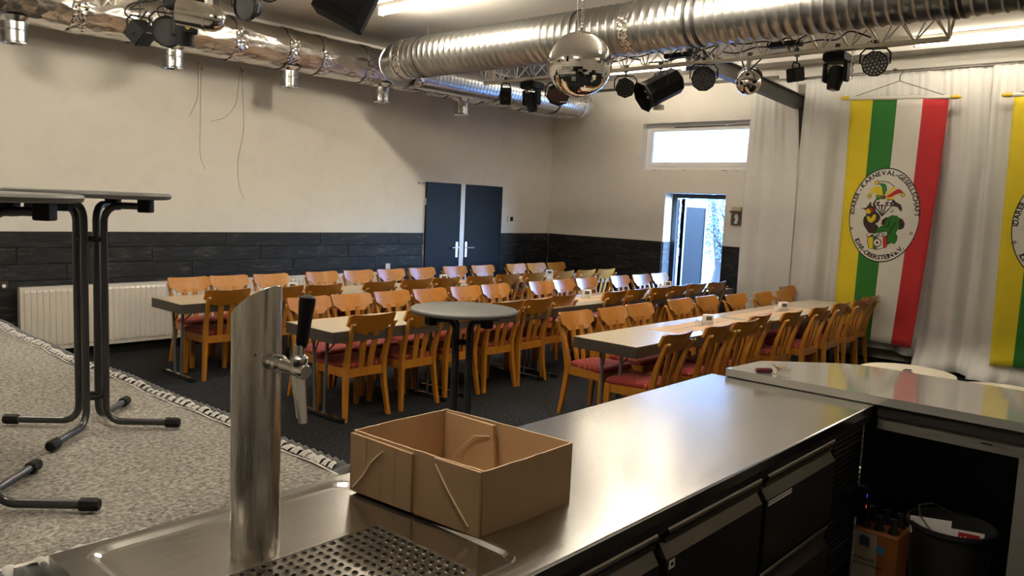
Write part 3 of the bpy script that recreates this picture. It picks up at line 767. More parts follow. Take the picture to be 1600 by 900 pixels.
# left lamps
ZL = 3.24
t = box_lamp((2.8, 6.60, 2.96), ZL, (.15, PI/4, -1.05), (.15, .17, .15), 'small dark box lamp turned on its corner at upper left', 'black')
par((2.8, 6.12, 2.92), (-.35, -.9, -.12), .118, .14, 'black disc shaped lamp in the middle of the left lamps', ZL, 0, 'iron', 16)
moving_head((2.8, 5.84, 2.98), ZL, 'black moving head lamp among the left lamps', (.05, .05, -1), 1.0)
t = thing('dome_lamp', 'silver tube lamp with a rounded dome end at upper left', 'lamp', (2.8, 5.48, 2.945))
Mx = align((.72, -.55, -.12))
MB().lathe([(.07, -.22), (.095, -.21), (.095, .02)] + [(.095*math.cos(i*PI/14), .02+.095*math.sin(i*PI/14)) for i in range(1, 7)], 22, Mx).build('dome', M['silver'], t, smooth=True, angle=40)
hoop('rim_ring', M['galv'], t, tuple(Mx @ Vector((0, 0, -.02))), (.72, -.55, -.12), .095, .016, .006)
MB().box((-.02, -.02, .085), (.02, .02, .26)).build('bracket', M['white'], t)
hang(t, ZL-2.945, 0, 0, .2)
par((2.8, 5.0, 2.965), (-.9, -.25, -.1), .10, .12, 'black lamp seen from the side under the ceiling at upper left', ZL, 0, 'iron', 12)
par((2.8, 4.70, 3.02), (-.7, -.5, -.3), .075, .10, 'small black lamp cut off by the top edge left of the loudspeaker', ZL, 0, 'iron', 12)
t = thing('loudspeaker', 'black wedge shaped loudspeaker hanging at the top edge', 'speaker', (2.8, 3.80, 2.90))
Mx = Matrix.Rotation(-.75, 4, 'Z') @ Matrix.Rotation(.42, 4, 'Y')
MB().prism([(-.15, -.11), (.12, -.11), (.15, -.05), (.15, .05), (.12, .11), (-.15, .11)], .50, lambda x, y, h: Mx @ Vector((x*(1+.12*(h-.25)), y, h-.20))).build('cabinet', M['speaker_black'], t)
MB().box((-.10, -.116, -.15), (.10, -.1105, .25), 0, Mx).build('grille', M['speaker_black'], t)
MB().box((-.03, -.03, .26), (.03, .03, .36)).build('bracket', M['iron'], t)
hang(t, ZL-2.90, 0, 0, .30)
cable([(2.8, 6.62, 3.04), (2.74, 6.75, 3.12), (2.78, 6.72, 3.2), (2.8, 6.3, 3.18), (2.8, 5.95, 3.26)], 'black cable curving above the corner turned box lamp')
cable([(2.78, 6.58, 3.05), (2.8, 6.5, 3.13), (2.76, 6.7, 3.16), (2.8, 6.25, 3.22), (2.8, 6.0, 3.28)], 'second black cable running from the corner turned box lamp')
cable([(2.8, 6.20, 3.0), (2.78, 6.25, 3.10), (2.8, 6.05, 3.14), (2.8, 6.02, 3.25)], 'black cable rising from the disc shaped lamp')
cable([(2.76, 5.66, 3.3), (2.75, 5.69, 3.1), (2.75, 5.74, 2.94), (2.77, 5.72, 2.89)], 'yellow strap hanging beside the left moving head lamp', 'yellow_tape', .012, 'strap')

# ================================================================== MIRROR BALL
mbl = thing('mirror_ball', 'large mirror ball hanging on a chain in front of the duct', 'mirror ball', (4.64, 3.56, 2.75))
m_ = MB(); nu, nv = 84, 42; R_ = .232; rb = random.Random(3)
for j in range(nv):
    for i in range(nu):
        a0, a1 = 2*PI*i/nu, 2*PI*(i+1)/nu; b0, b1 = PI*(j+.02)/nv, PI*(j+.98)/nv
        if j == 0 or j == nv-1: continue
        p = lambda a, b_: Vector((R_*math.sin(b_)*math.cos(a), R_*math.sin(b_)*math.sin(a), R_*math.cos(b_)))
        q = [p(a0, b0), p(a1, b0), p(a1, b1), p(a0, b1)]
        c = sum(q, Vector())/4; nrm = c.normalized(); ax = nrm.orthogonal().normalized()
        rot = Matrix.Rotation(rb.gauss(0, .006), 3, ax) @ Matrix.Rotation(rb.gauss(0, .006), 3, nrm.cross(ax))
        m_.add([c+rot @ (x-c) for x in q], [(0, 3, 2, 1)])
m_.build('mirror_tiles', M['mirror'], mbl, kind='stuff')
MB().lathe([(R_*.985*math.sin(PI*i/24), -R_*.985*math.cos(PI*i/24)) for i in range(1, 24)], 40).build('core', M['black'], mbl, smooth=True)
MB().lathe([(.03, R_-.004), (.03, R_+.004), (.012, R_+.006), (.012, R_+.03)], 14).build('cap', M['iron'], mbl)
ch = MB(); z = R_+.03; k = 0
while z < ZC-2.75-.005:
    c = Vector((0, 0, z)); ax = Vector((1, 0, 0)) if k % 2 else Vector((0, 1, 0))
    ch.tube([c+ax*.011*math.cos(2*PI*i/8)+Vector((0, 0, .022*math.sin(2*PI*i/8))) for i in range(8)], .004, 5, closed=True); z += .033; k += 1
ch.build('chain', M['chrome'], mbl, kind='stuff')
MB().tube([(-.02, .02, R_), (-.035, .03, .5), (-.05, .04, .97)], .003, 5).build('safety_wire', M['cable_white'], mbl)

# ================================================================== CURTAINS AND BANNERS
rail = thing('curtain_rail', 'double silver curtain rail along the end wall', 'curtain rail', (10.0, 0, 3.47))
for dx in (-.05, .04): MB().tube([(dx, Y0+.05, 0), (dx, 4.80, 0)], .013, 8).build('rail_tube', M['galv'], rail)
for y in (-1.5, 0, 1.5, 3.0, 4.6): MB().box((-.07, y-.012, .012), (.399, y+.012, .03)).build('bracket', M['iron'], rail)
def curtain(yt0, yt1, yb0, yb1, seed, label, zsplit=None, fold=.38, depth=.068, xb=10.0):
    r = random.Random(seed); ph = [r.uniform(0, 6.28) for _ in range(6)]
    wd = yt0-yt1; nu = int(wd/.018); nv = 44
    def fn(u, v):
        k = v if zsplit is None else min(1, v/zsplit)
        y = (yt0+(yb0-yt0)*k)*(1-u)+(yt1+(yb1-yt1)*k)*u
        s = u*wd
        a = .012*(1-min(1, v*2.2))*math.sin(2*PI*s/.085+ph[0])
        b_ = depth*min(1, .25+v*1.1)*(math.sin(2*PI*s/fold+ph[1]+.8*math.sin(2*PI*s/1.3+ph[2]))*.6+.4*math.sin(2*PI*s/(fold*.57)+ph[3]+1.2*v))
        c = .02*math.sin(5*v+3*s+ph[4])*v
        y += .012*math.sin(2*PI*s/fold+ph[5])*v
        z = 3.455-(3.455-.13-.035*math.sin(2.3*s+ph[4])-.02*math.sin(7*s))*v
        bill = 0
        if v > .945 and y < 2.5: bill = (v-.945)/.055*(.17+.07*math.sin(9*s)); z -= .09*(v-.945)/.055
        return (xb+a+b_+c-bill, y, max(z, .02))
    o = MB().grid(fn, nu, nv).build('curtain', M['curtain'], None, smooth=True, angle=180)
    sm = o.modifiers.new('thickness', 'SOLIDIFY'); sm.thickness = .004
    tag(o, label, 'curtain')
curtain(4.76, 4.165, 4.78, 4.075, 1, 'pale grey curtain panel left of the dark steel post', .28, depth=.035)
curtain(4.055, 1.93, 4.085, 1.86, 2, 'wide pale grey curtain panel behind the large banner', .28)
curtain(1.99, -2.4, 1.90, -2.4, 3, 'pale grey curtain panel behind the banner at the right picture edge', None, .36, depth=.045, xb=9.97)

CREST=[
('K',[(-.13,.124),(-.097,.189),(.097,.188),(.129,.155),(-.01,-.018)]),
('W',[(-.085,.177),(-.052,.178),(-.068,.152),(-.101,.151)]),
('W',[(-.043,.178),(-.007,.179),(-.02,.153),(-.059,.152)]),
('W',[(.002,.179),(.038,.179),(.028,.153),(-.011,.153)]),
('W',[(.047,.179),(.086,.178),(.079,.153),(.037,.153)]),
('W',[(-.109,.131),(-.092,.145),(-.072,.129),(-.086,.116)]),
('W',[(-.063,.13),(-.043,.146),(-.024,.131),(-.04,.114)]),
('W',[(-.015,.131),(.005,.146),(.024,.131),(.008,.114)]),
('W',[(.033,.131),(.053,.146),(.072,.131),(.056,.115)]),
('W',[(.081,.131),(.095,.146),(.113,.142),(.097,.119)]),
('W',[(-.094,.106),(-.064,.11),(-.029,.026)]),
('W',[(-.052,.108),(-.031,.108),(-.015,.014)]),
('W',[(-.013,.109),(.011,.11),(-.009,.014)]),
('W',[(.026,.11),(.08,.112),(.004,.021)]),
('Y',[(-.184,.216),(-.18,.26),(-.161,.306),(-.122,.337),(-.085,.34),(-.044,.32),(-.019,.28),(-.023,.229),(-.058,.212),(-.086,.218),(-.099,.25),(-.124,.274),(-.151,.258),(-.159,.216)]),
('G',[(-.102,.37),(-.054,.374),(-.015,.372),(.009,.344),(.016,.296),(.002,.246),(-.017,.229),(-.033,.272),(-.04,.319),(-.061,.352)]),
('G',[(-.101,.234),(-.024,.232),(.007,.189),(-.092,.186)]),
('Y',[(-.0,.239),(.086,.34),(.114,.323),(.024,.232)]),
('W',[(.024,.237),(.111,.298),(.127,.277),(.034,.224)]),
('R',[(.013,.221),(.122,.305),(.154,.312),(.192,.277),(.202,.249),(.168,.265),(.133,.252),(.048,.207)]),
('Y',[(.021,.208),(.099,.226),(.097,.185),(.016,.189)]),
('B',[(-.267,.071),(-.197,.084),(-.151,.16),(-.137,.11),(-.099,.095),(-.079,.04),(-.04,.009),(-.021,-.037),(-.041,-.07),(-.052,-.111),(-.025,-.165),(-.051,-.211),(-.112,-.215),(-.147,-.207),(-.178,-.165),(-.203,-.134),(-.22,-.079),(-.215,-.03),(-.189,-.005),(-.199,.043),(-.214,.064)]),
('Y',[(-.199,.035),(-.195,.061),(-.174,.075),(-.149,.066),(-.134,.041),(-.145,.018),(-.172,.011),(-.194,.019)]),
('R',[(-.155,.069),(-.135,.083),(-.115,.067),(-.116,.042),(-.134,.031),(-.15,.044)]),
('Y',[(-.184,-.025),(-.16,-.015),(-.13,-.039),(-.104,.004),(-.076,.005),(-.077,-.053),(-.119,-.095),(-.161,-.076)]),
('B',[(-.008,-.11),(-.004,-.053),(.038,-.019),(.059,-.021),(.041,-.089),(.024,-.118)]),
('B',[(.171,-.016),(.217,-.039),(.241,-.088),(.235,-.136),(.202,-.158),(.172,-.155)]),
('G',[(-.041,-.158),(-.013,-.126),(.024,-.115),(.043,-.082),(.053,-.022),(.095,.006),(.155,.002),(.191,-.044),(.194,-.106),(.176,-.155),(.158,-.203),(.179,-.233),(.178,-.284),(.155,-.329),(.117,-.319),(.081,-.341),(.056,-.323),(.06,-.24),(.047,-.209),(-.005,-.215),(-.062,-.203)]),
('W',[(-.055,-.084),(-.036,-.102),(-.041,-.118),(-.062,-.116),(-.07,-.1)]),
('K',[(.074,-.017),(.082,-.017),(.077,-.128),(.004,-.145),(.003,-.135),(.068,-.119)]),
('K',[(.146,-.062),(.155,-.067),(.113,-.158),(.086,-.223),(.077,-.22),(.103,-.152)]),
('W',[(.07,.087),(.116,.11),(.164,.096),(.194,.058),(.178,.034),(.141,.023),(.095,.012),(.064,.026),(.057,.053)]),
('B',[(.087,.134),(.138,.156),(.18,.131),(.2,.091),(.195,.047),(.163,.073),(.146,.102),(.101,.108)]),
('K',[(.089,.075),(.107,.078),(.11,.072),(.093,.067)]),
('K',[(.071,.049),(.112,.057),(.115,.05),(.077,.04)]),
('K',[(-.169,-.231),(-.128,-.209),(-.066,-.214),(.061,-.181),(.075,-.223),(.046,-.247),(-.151,-.266)]),
('W',[(-.163,-.234),(-.126,-.216),(-.065,-.22),(.057,-.189),(.068,-.221),(.042,-.24),(-.145,-.257)]),
('K',[(-.111,-.231),(-.077,-.226),(-.085,-.242),(-.115,-.247)]),
('K',[(-.055,-.237),(-.017,-.216),(-.01,-.225),(-.045,-.243)]),
('K',[(.005,-.227),(.042,-.206),(.046,-.216),(.012,-.237)]),
('K',[(-.153,-.259),(.066,-.238),(.084,-.321),(.072,-.373),(-.026,-.407),(-.122,-.396),(-.143,-.336)]),
('Y',[(-.146,-.265),(-.085,-.26),(-.077,-.398),(-.118,-.389),(-.136,-.332)]),
('G',[(-.085,-.26),(-.033,-.255),(-.027,-.399),(-.077,-.398)]),
('W',[(-.033,-.255),(.021,-.249),(.037,-.379),(-.027,-.399)]),
('R',[(.021,-.249),(.061,-.243),(.076,-.319),(.067,-.367),(.037,-.379)]),
('K',[(-.153,.219),(-.155,.207),(-.163,.198),(-.174,.195),(-.186,.198),(-.195,.206),(-.199,.218),(-.197,.23),(-.19,.239),(-.178,.243),(-.167,.24),(-.157,.231)]),
('Y',[(-.159,.219),(-.16,.21),(-.166,.203),(-.175,.201),(-.184,.203),(-.191,.209),(-.194,.218),(-.192,.228),(-.187,.235),(-.178,.237),(-.169,.235),(-.162,.228)]),
('K',[(-.078,.382),(-.08,.369),(-.088,.36),(-.1,.356),(-.112,.359),(-.122,.368),(-.126,.381),(-.124,.394),(-.116,.403),(-.104,.407),(-.092,.403),(-.082,.394)]),
('Y',[(-.083,.382),(-.085,.372),(-.091,.364),(-.1,.362),(-.11,.364),(-.117,.371),(-.121,.381),(-.119,.391),(-.113,.398),(-.104,.401),(-.094,.399),(-.086,.391)]),
('K',[(.216,.246),(.214,.233),(.206,.223),(.194,.219),(.181,.222),(.171,.232),(.167,.245),(.169,.258),(.177,.268),(.189,.272),(.202,.269),(.212,.259)]),
('Y',[(.211,.246),(.21,.235),(.203,.228),(.194,.224),(.184,.227),(.176,.235),(.172,.245),(.174,.256),(.18,.263),(.19,.266),(.2,.264),(.208,.256)]),
('K',[(.016,.213),(.014,.202),(.007,.193),(-.003,.19),(-.014,.193),(-.023,.201),(-.026,.212),(-.024,.223),(-.017,.231),(-.007,.234),(.004,.232),(.012,.224)]),
('R',[(.01,.213),(.009,.204),(.004,.198),(-.004,.196),(-.012,.198),(-.018,.204),(-.021,.212),(-.02,.22),(-.014,.226),(-.007,.229),(.001,.227),(.008,.221)]),
('K',[(.018,-.319),(.016,-.34),(.006,-.357),(-.009,-.37),(-.027,-.375),(-.047,-.372),(-.064,-.362),(-.077,-.346),(-.082,-.326),(-.08,-.305),(-.071,-.288),(-.056,-.275),(-.037,-.27),(-.017,-.273),(-.0,-.283),(.012,-.299)]),
('W',[(.015,-.32),(.001,-.33),(.011,-.345),(-.006,-.346),(-.005,-.364),(-.02,-.356),(-.028,-.372),(-.038,-.357),(-.052,-.367),(-.053,-.349),(-.071,-.35),(-.064,-.334),(-.079,-.326),(-.065,-.316),(-.075,-.3),(-.058,-.299),(-.059,-.281),(-.044,-.289),(-.036,-.273),(-.026,-.288),(-.012,-.278),(-.011,-.296),(.006,-.295),(-.001,-.311)]),
('K',[(-.017,-.322),(-.019,-.331),(-.026,-.337),(-.035,-.338),(-.043,-.333),(-.047,-.324),(-.045,-.314),(-.038,-.308),(-.029,-.307),(-.021,-.312)]),
('K',[(-.089,.393),(-.037,.401),(.031,.388),(.098,.34),(.093,.334),(.029,.38),(-.036,.393),(-.087,.386)]),
]


def glyph(ch, cache={}):
    if ch not in cache:
        cu = bpy.data.curves.new('glyph', 'FONT'); cu.body = ch; cu.size = 1.0; cu.resolution_u = 3; cu.offset = .030
        o = bpy.data.objects.new('glyph', cu); COL.objects.link(o)
        bpy.context.view_layer.update()
        me = o.evaluated_get(bpy.context.evaluated_depsgraph_get()).to_mesh()
        vs_ = [(v.co.x, v.co.y) for v in me.vertices]; fs = [tuple(p.vertices) for p in me.polygons]
        o.evaluated_get(bpy.context.evaluated_depsgraph_get()).to_mesh_clear()
        bpy.data.objects.remove(o); bpy.data.curves.remove(cu)
        xs = [x for x, _ in vs_] or [0]
        cache[ch] = (vs_, fs, min(xs), max(xs))
    return cache[ch]
def text_line(s, size, fn, bold=0):
    # flat lettering: fn(x, y) -> 3d, x along the line in metres
    m_ = MB(); x = 0
    for ch in s:
        if ch == ' ': x += .30*size; continue
        vs_, fs, a, b_ = glyph(ch)
        m_.add([fn(x+(px-a)*size, py*size) for px, py in vs_], fs); x += (b_-a+.15)*size
    return m_, x
def text_len(s, size):
    x = 0
    for ch in s: x += .30*size if ch == ' ' else (glyph(ch)[3]-glyph(ch)[2]+.15)*size
    return x-.15*size
def banner(y_left, z_top, label, tilt=.047):
    root = thing('banner', label, 'banner', (0, 0, 0), 0, 'striped banners on the curtain')
    bx = lambda y, z: 9.85-.05*(3.15-z)/2.9+.014*math.sin(5.2*y+1.1*z)+.006*math.sin(11*y-2*z)
    yl = lambda v: y_left-.05*v; yr = lambda v: y_left-1.07+.13*v**1.6
    def S(u, v, off=0.0):
        y = yl(v)*(1-u)+yr(v)*u; z = (z_top-tilt*u)*(1-v)+(z_top-2.89+.03*math.sin(3*u))*v
        return (bx(y, z)-off, y, z)
    cuts = (.24, .495, .757)
    m_ = MB()
    us = [0]
    edges = [0, .24, .495, .757, 1.0]; seq = []
    for i in range(4):
        for k in range(5): seq.append(edges[i]+(edges[i+1]-edges[i])*k/5)
    seq.append(1.0); nv = 36; nu = len(seq)-1
    m_.grid(lambda u, v: S(seq[round(u*nu)], v), nu, nv, mfn=lambda u, v: min(3, int(u*nu)//5))
    o = m_.build('cloth', [M['yellow'], M['green'], M['bwhite'], M['red']], root, smooth=True, angle=180)
    sm = o.modifiers.new('thickness', 'SOLIDIFY'); sm.thickness = .003
    # rod in a white sleeve
    a, b_ = Vector(S(-.015, 0)), Vector(S(1.015, 0)); up = Vector((0, 0, .02)); d = (b_-a).normalized()
    MB().tube([a+up, b_+up], .024, 10).build('sleeve', M['bwhite'], root, smooth=True)
    for p, s in ((a, -1), (b_, 1)):
        MB().lathe([(.012, 0), (.024, .012), (.026, .05), (.018, .09), (.008, .105)], 12, align(d*s, p+up)).build('finial', M['finial'], root, smooth=True)
    ap = (a+b_)/2+Vector((0, 0, .21))
    MB().tube([a+up+d*.06+Vector((0, 0, .02)), ap, b_+up-d*.06+Vector((0, 0, .02))], .004, 5).build('cord', M['cable'], root)
    MB().tube([ap, ap+Vector((0, 0, .06)), (9.95, ap.y, 3.455)], .006, 6).build('hook', M['iron'], root)
    # emblem
    cy, cz = y_left-.505, z_top-1.365
    P = lambda dx, dz, off: (bx(cy-dx, cz+dz)-off, cy-dx, cz+dz)
    ea, eb, n = .395, .555, 56
    def ell(k, f): return (ea*f*math.cos(k), eb*f*math.sin(k))
    def disc(f, off):
        q = MB(); nr = 6; pts = [P(0, 0, off)]; fs = []
        for j in range(1, nr+1):
            for i in range(n): pts.append(P(*ell(2*PI*i/n, f*j/nr), off))
        for i in range(n): fs.append((0, 1+i, 1+(i+1) % n))
        for j in range(nr-1):
            for i in range(n):
                a_ = 1+j*n; fs.append((a_+i, a_+n+i, a_+n+(i+1) % n, a_+(i+1) % n))
        return q.add(pts, fs)
    em = disc(1.0, .0045).build('emblem_border', M['ink'], root)
    disc(.975, .006).build('emblem_field', M['bwhite'], em)
    # lettering following the oval
    N = 720
    def arcwalk(t0, t1, f):
        pts = [(t0+(t1-t0)*i/N) for i in range(N+1)]; L = [0]
        for i in range(N):
            p, q = ell(pts[i], f), ell(pts[i+1], f); L.append(L[-1]+math.hypot(p[0]-q[0], p[1]-q[1]))
        return pts, L
    def on_arc(s, t0, t1, f, size, inward):
        pts, L = arcwalk(t0, t1, f); tot = text_len(s, size); sc_ = L[-1]/tot
        def at(x):
            x = min(max(x, 0), L[-1]-1e-6); lo, hi = 0, N
            while hi-lo > 1:
                md = (lo+hi)//2
                if L[md] <= x: lo = md
                else: hi = md
            k = (x-L[lo])/(L[hi]-L[lo]); t = pts[lo]+(pts[hi]-pts[lo])*k
            p = Vector(ell(t, f)); q = Vector(ell(t+(.01 if t1 > t0 else -.01), f)); tg = (q-p).normalized()
            nr = Vector((-tg.y, tg.x)); return p, tg, nr
        m2 = MB(); x = 0
        for ch in s:
            if ch == ' ': x += .30*size*sc_; continue
            vs_, fs, a_, b2 = glyph(ch); wch = (b2-a_)*size*sc_
            p, tg, nr = at(x+wch/2); k = size
            q = []
            for px, py in vs_:
                X = (px-(a_+b2)/2)*k; Yv = py*k; v = p+tg*X+nr*Yv; q.append(P(v.x, v.y, .008))
            m2.add(q, fs); x += (b2-a_+.15)*size*sc_
        return m2
    q = on_arc('IDARER - KARNEVAL-GESELLSCHAFT', PI*1.0, .0, .85, .074, False)
    q2 = on_arc('IDAR-OBERSTEIN e.V.', PI*1.20, PI*1.745, .935, .074, True)
    q.add(q2.v, q2.f)
    for dx, dz in ((-.349, -.171), (.319, -.194)):
        n2 = 12; ring_ = [P(dx+.017*math.cos(2*PI*i/n2), dz+.017*math.sin(2*PI*i/n2), .008) for i in range(n2)]+[P(dx+.009*math.cos(2*PI*i/n2), dz+.009*math.sin(2*PI*i/n2), .008) for i in range(n2)]
        q.add(ring_, [(i, (i+1) % n2, n2+(i+1) % n2, n2+i) for i in range(n2)])
    q.build('lettering', M['ink'], em, kind='stuff')
    cm = dict(K='ink', W='bwhite', Y='yellow', G='green', R='red', B='brown_ink'); keys_ = list(cm)
    q = MB()
    for k, (c, pl_) in enumerate(CREST):
        o_ = .0075+.00012*k
        q.add([P(x, z, o_) for x, z in pl_], [tuple(range(len(pl_)))], keys_.index(c))
    me = q.mesh('crest', [M[cm[k]] for k in keys_])
    bm = bmesh.new(); bm.from_mesh(me); bmesh.ops.triangulate(bm, faces=bm.faces, ngon_method='EAR_CLIP'); bm.to_mesh(me); bm.free()
    o = bpy.data.objects.new('crest', me); COL.objects.link(o); o.parent = em
    return root
banner(3.44, 3.15, 'yellow green white and red banner fully in view on the curtain')
banner(1.745, 3.09, 'same striped banner cut off by the right picture edge')

# ================================================================== TABLES
TZ = .715
def folding_table(L, D):
    t = thing('folding_table', '', 'table')
    bw, h = .018, .085
    m_ = MB()
    for lo, hi in (((-L/2, -D/2, TZ-h), (L/2, -D/2+bw, TZ)), ((-L/2, D/2-bw, TZ-h), (L/2, D/2, TZ)), ((-L/2, -D/2+bw, TZ-h), (-L/2+bw, D/2-bw, TZ)), ((L/2-bw, -D/2+bw, TZ-h), (L/2, D/2-bw, TZ))): m_.box(lo, hi)
    m_.build('edge_band', M['edge'], t)
    MB().box((-L/2+.0015, -D/2+.0015, TZ), (L/2-.0015, D/2-.0015, TZ+.0025)).box((-L/2+bw, -D/2+bw, TZ-.025), (L/2-bw, D/2-bw, TZ-.0005)).build('tabletop', M['laminate'], t)
    for s in (-1, 1):
        x = s*(L/2-.11)
        q = MB()
        for y in (-.06, .06): q.tube([(x, y*1.6, TZ-.03), (x, y, .035)], .013, 8)
        f = q.build('leg', M['tube_grey'], t, smooth=True, angle=50)
        MB().box((x-.016, -D/2+.03, .012), (x+.016, D/2-.03, .036)).build('foot_bar', M['chrome'], f)
        for y in (-1, 1): MB().bbox((x-.02, y*(D/2-.03)-.03, 0), (x+.02, y*(D/2-.03)+.03, .038), .003).build('foot_cap', M['rubber'], f)
        q = MB()
        for y in (-.07, .07): q.tube([(x, y, TZ-.20), (x-s*.14, y*2.2, TZ-.03)], .006, 6)
        q.build('brace', M['iron'], f)
    return t
rows = (('rear', 3.18, 10.0, 5, 6.71, 7.30), ('middle', 3.42, 9.92, 5, 4.80, 5.42), ('front', 4.87, 9.66, 4, 3.08, 3.66))
ordw = ['first', 'second', 'third', 'fourth', 'fifth', 'sixth', 'seventh', 'eighth', 'ninth', 'tenth', 'eleventh', 'twelfth']
for nm, xa, xb, n, ya, yb in rows:
    L = (xb-xa)/n; proto = folding_table(L-.004, yb-ya)
    for i in range(n):
        lab = f'{ordw[i]} cream topped folding table from the left in the {nm} table row'
        loc = (xa+L*(i+.5), (ya+yb)/2, 0)
        if i == 0: proto.location = loc; proto['label'] = lab; proto['group'] = 'folding tables in three rows'
        else: dup(proto, loc, 0, lab)

# ================================================================== CHAIRS
def make_chair():
    t = thing('dining_chair', '', 'chair')
    # rear posts: one curved piece each from floor to headboard
    for s in (-1, 1):
        path = [(.208, -.21, 0), (.196, -.195, .12), (.184, -.178, .26), (.176, -.170, .38), (.176, -.176, .46), (.182, -.205, .58), (.190, -.248, .70), (.196, -.278, .77)]
        sec = [(.030, .030), (.032, .036), (.034, .042), (.036, .046), (.036, .044), (.032, .038), (.028, .030), (.024, .024)]
        rings = []
        for (x, y, z), (a, b_) in zip(path, sec):
            rings.append([(s*x-a/2, y-b_/2, z), (s*x+a/2, y-b_/2, z), (s*x+a/2, y+b_/2, z), (s*x-a/2, y+b_/2, z)])
        p = MB().loft(rings).build('leg', M['wood'], t, smooth=True, angle=40)
        MB().lathe([(.011, 0), (.011, .022), (.006, .028)], 8, align((0, -.9, .45), (s*.196, -.284, .762))).build('peg', M['wood_edge'], p)
    for s in (-1, 1):
        r = lambda z, a, y, x: [(s*x-a/2, y-a/2, z), (s*x+a/2, y-a/2, z), (s*x+a/2, y+a/2, z), (s*x-a/2, y+a/2, z)]
        MB().loft([r(0, .032, .205, .196), r(.3, .046, .198, .190), r(.405, .048, .195, .188)]).build('leg', M['wood'], t)
    m_ = MB()
    for a, b_ in (((-.165, -.172, .372), (.165, -.172, .372)), ((-.19, .197, .372), (.19, .197, .372)), ((-.176, -.17, .372), (-.188, .195, .372)), ((.176, -.17, .372), (.188, .195, .372))):
        m_.bar(a, b_, .024, .066)
    m_.build('seat_frame', M['wood'], t)
    # cushion
    def outline(k, z):
        pts = []
        w0, w1, y0, y1 = .168*k, .212*k, -.165+.19*(1-k), .222-.19*(1-k)
        for cx, cy, a0 in ((w1, y1, 0), (-w1, y1, PI/2), (-w0, y0, PI), (w0, y0, 1.5*PI)):
            r_ = .035
            for i in range(4):
                a = a0+i*PI/6; sx, sy = (1 if cx > 0 else -1), (1 if cy > 0 else -1)
                pts.append((cx-sx*r_+r_*math.cos(a), cy-sy*r_+r_*math.sin(a), z))
        return pts
    MB().loft([outline(.96, .402), outline(1.0, .412), outline(1.0, .430), outline(.96, .444), outline(.80, .453), outline(.45, .458)]).build('seat', M['fabric'], t, smooth=True, angle=60)
    # headboard
    nx = 16
    def hb(u, v, side):
        x = -.217+.434*u; ax = abs(x)
        top = .833+.012*(ax/.217)**2-.014*max(0, (ax-.195)/.022)
        if ax < .125: bot = .690
        elif ax < .178: bot = .690+.042*(1-math.cos(PI*(ax-.125)/.053))/2
        else: bot = .732+.02*(ax-.178)/.04
        z = bot+(top-bot)*v
        y = -.305+.036*(ax/.217)**2+.11*(.83-z)/.14*.55
        return Vector((x, y+(.021 if side else 0), z))
    m_ = MB(); nz = 4
    m_.grid(lambda u, v: hb(u, v, 1), nx, nz).grid(lambda u, v: hb(u, v, 0), nx, nz)
    def rim(f, n_):
        o = len(m_.v)
        for k in range(n_+1): m_.v += [tuple(f(k/n_, 0)), tuple(f(k/n_, 1))]
        for k in range(n_): m_.f.append((o+2*k, o+2*k+1, o+2*k+3, o+2*k+2)); m_.m.append(0)
    rim(lambda k, s: hb(k, 1, s), nx); rim(lambda k, s: hb(k, 0, s), nx); rim(lambda k, s: hb(0, k, s), nz); rim(lambda k, s: hb(1, k, s), nz)
    me = m_.mesh('backrest', M['wood'])
    bm = bmesh.new(); bm.from_mesh(me); bmesh.ops.remove_doubles(bm, verts=bm.verts, dist=.0004); bmesh.ops.recalc_face_normals(bm, faces=bm.faces)
    for f in bm.faces: f.smooth = True
    for e in bm.edges:
        if len(e.link_faces) == 2 and e.calc_face_angle(0) > .8: e.smooth = False
    bm.to_mesh(me); bm.free()
    link('backrest', me, t)
    for s in (-1, 1):
        MB().bar((s*.040, -.172, .40), (s*.058, -.236, .72), (.046, .052), .014, (0, 1, .2)).build('slat', M['wood'], t)
    return t
chair0 = make_chair(); first = [True]
rowsC = (
 ('A', PI, 7.51, 'far side of the rear table row', [3.76, 4.2, 4.7, 5.37, 5.89, 6.39, 6.92, 7.53, 8.07, 8.82, 9.28, 9.74], {}),
 ('B', 0, 6.925, 'near side of the rear table row', [3.61, 4.19, 4.63, 5.34, 5.88, 6.34, 6.92, 7.44, 7.96, 8.59, 9.1, 9.59], {}),
 ('C', PI, 5.60, 'far side of the middle table row', [3.91, 4.37, 4.86, 5.33, 5.84, 6.31, 7.08, 7.53, 7.99, 8.74, 9.25, 9.74], {}),
 ('D', 0, 5.04, 'near side of the middle table row', [3.78, 4.32, 4.82, 5.32, 5.76, 6.22, 7.08, 7.53, 8.0, 8.45, 8.91, 9.42], {5: .05}),
 ('E', PI, 3.73, 'far side of the front table row', [5.32, 5.85, 6.31, 7.07, 7.61, 8.13, 8.67, 9.18, 9.76], {5: -.08, 6: -.15, 7: -.20, 8: .0}),
 ('F', 0, 3.14, 'near side of the front table row', [5.09, 5.76, 6.23, 6.70, 7.25, 7.92, 8.56, 9.13, 9.62], {3: .07, 8: .05}),
)
rj = random.Random(21)
for key, rz, y, lab, xs, dy in rowsC:
    for i, x in enumerate(xs):
        yy = y+dy.get(i, 0)+rj.uniform(-.012, .012); r = rz+rj.uniform(-.035, .035)
        l_ = f'{ordw[i]} honey wood chair from the left on the {lab}'
        if first[0]:
            first[0] = False; chair0.location = (x, yy, 0); chair0.rotation_euler = (0, 0, r); chair0['label'] = l_; chair0['group'] = 'red seated chairs around the tables'
        else: dup(chair0, (x, yy, 0), r, l_)

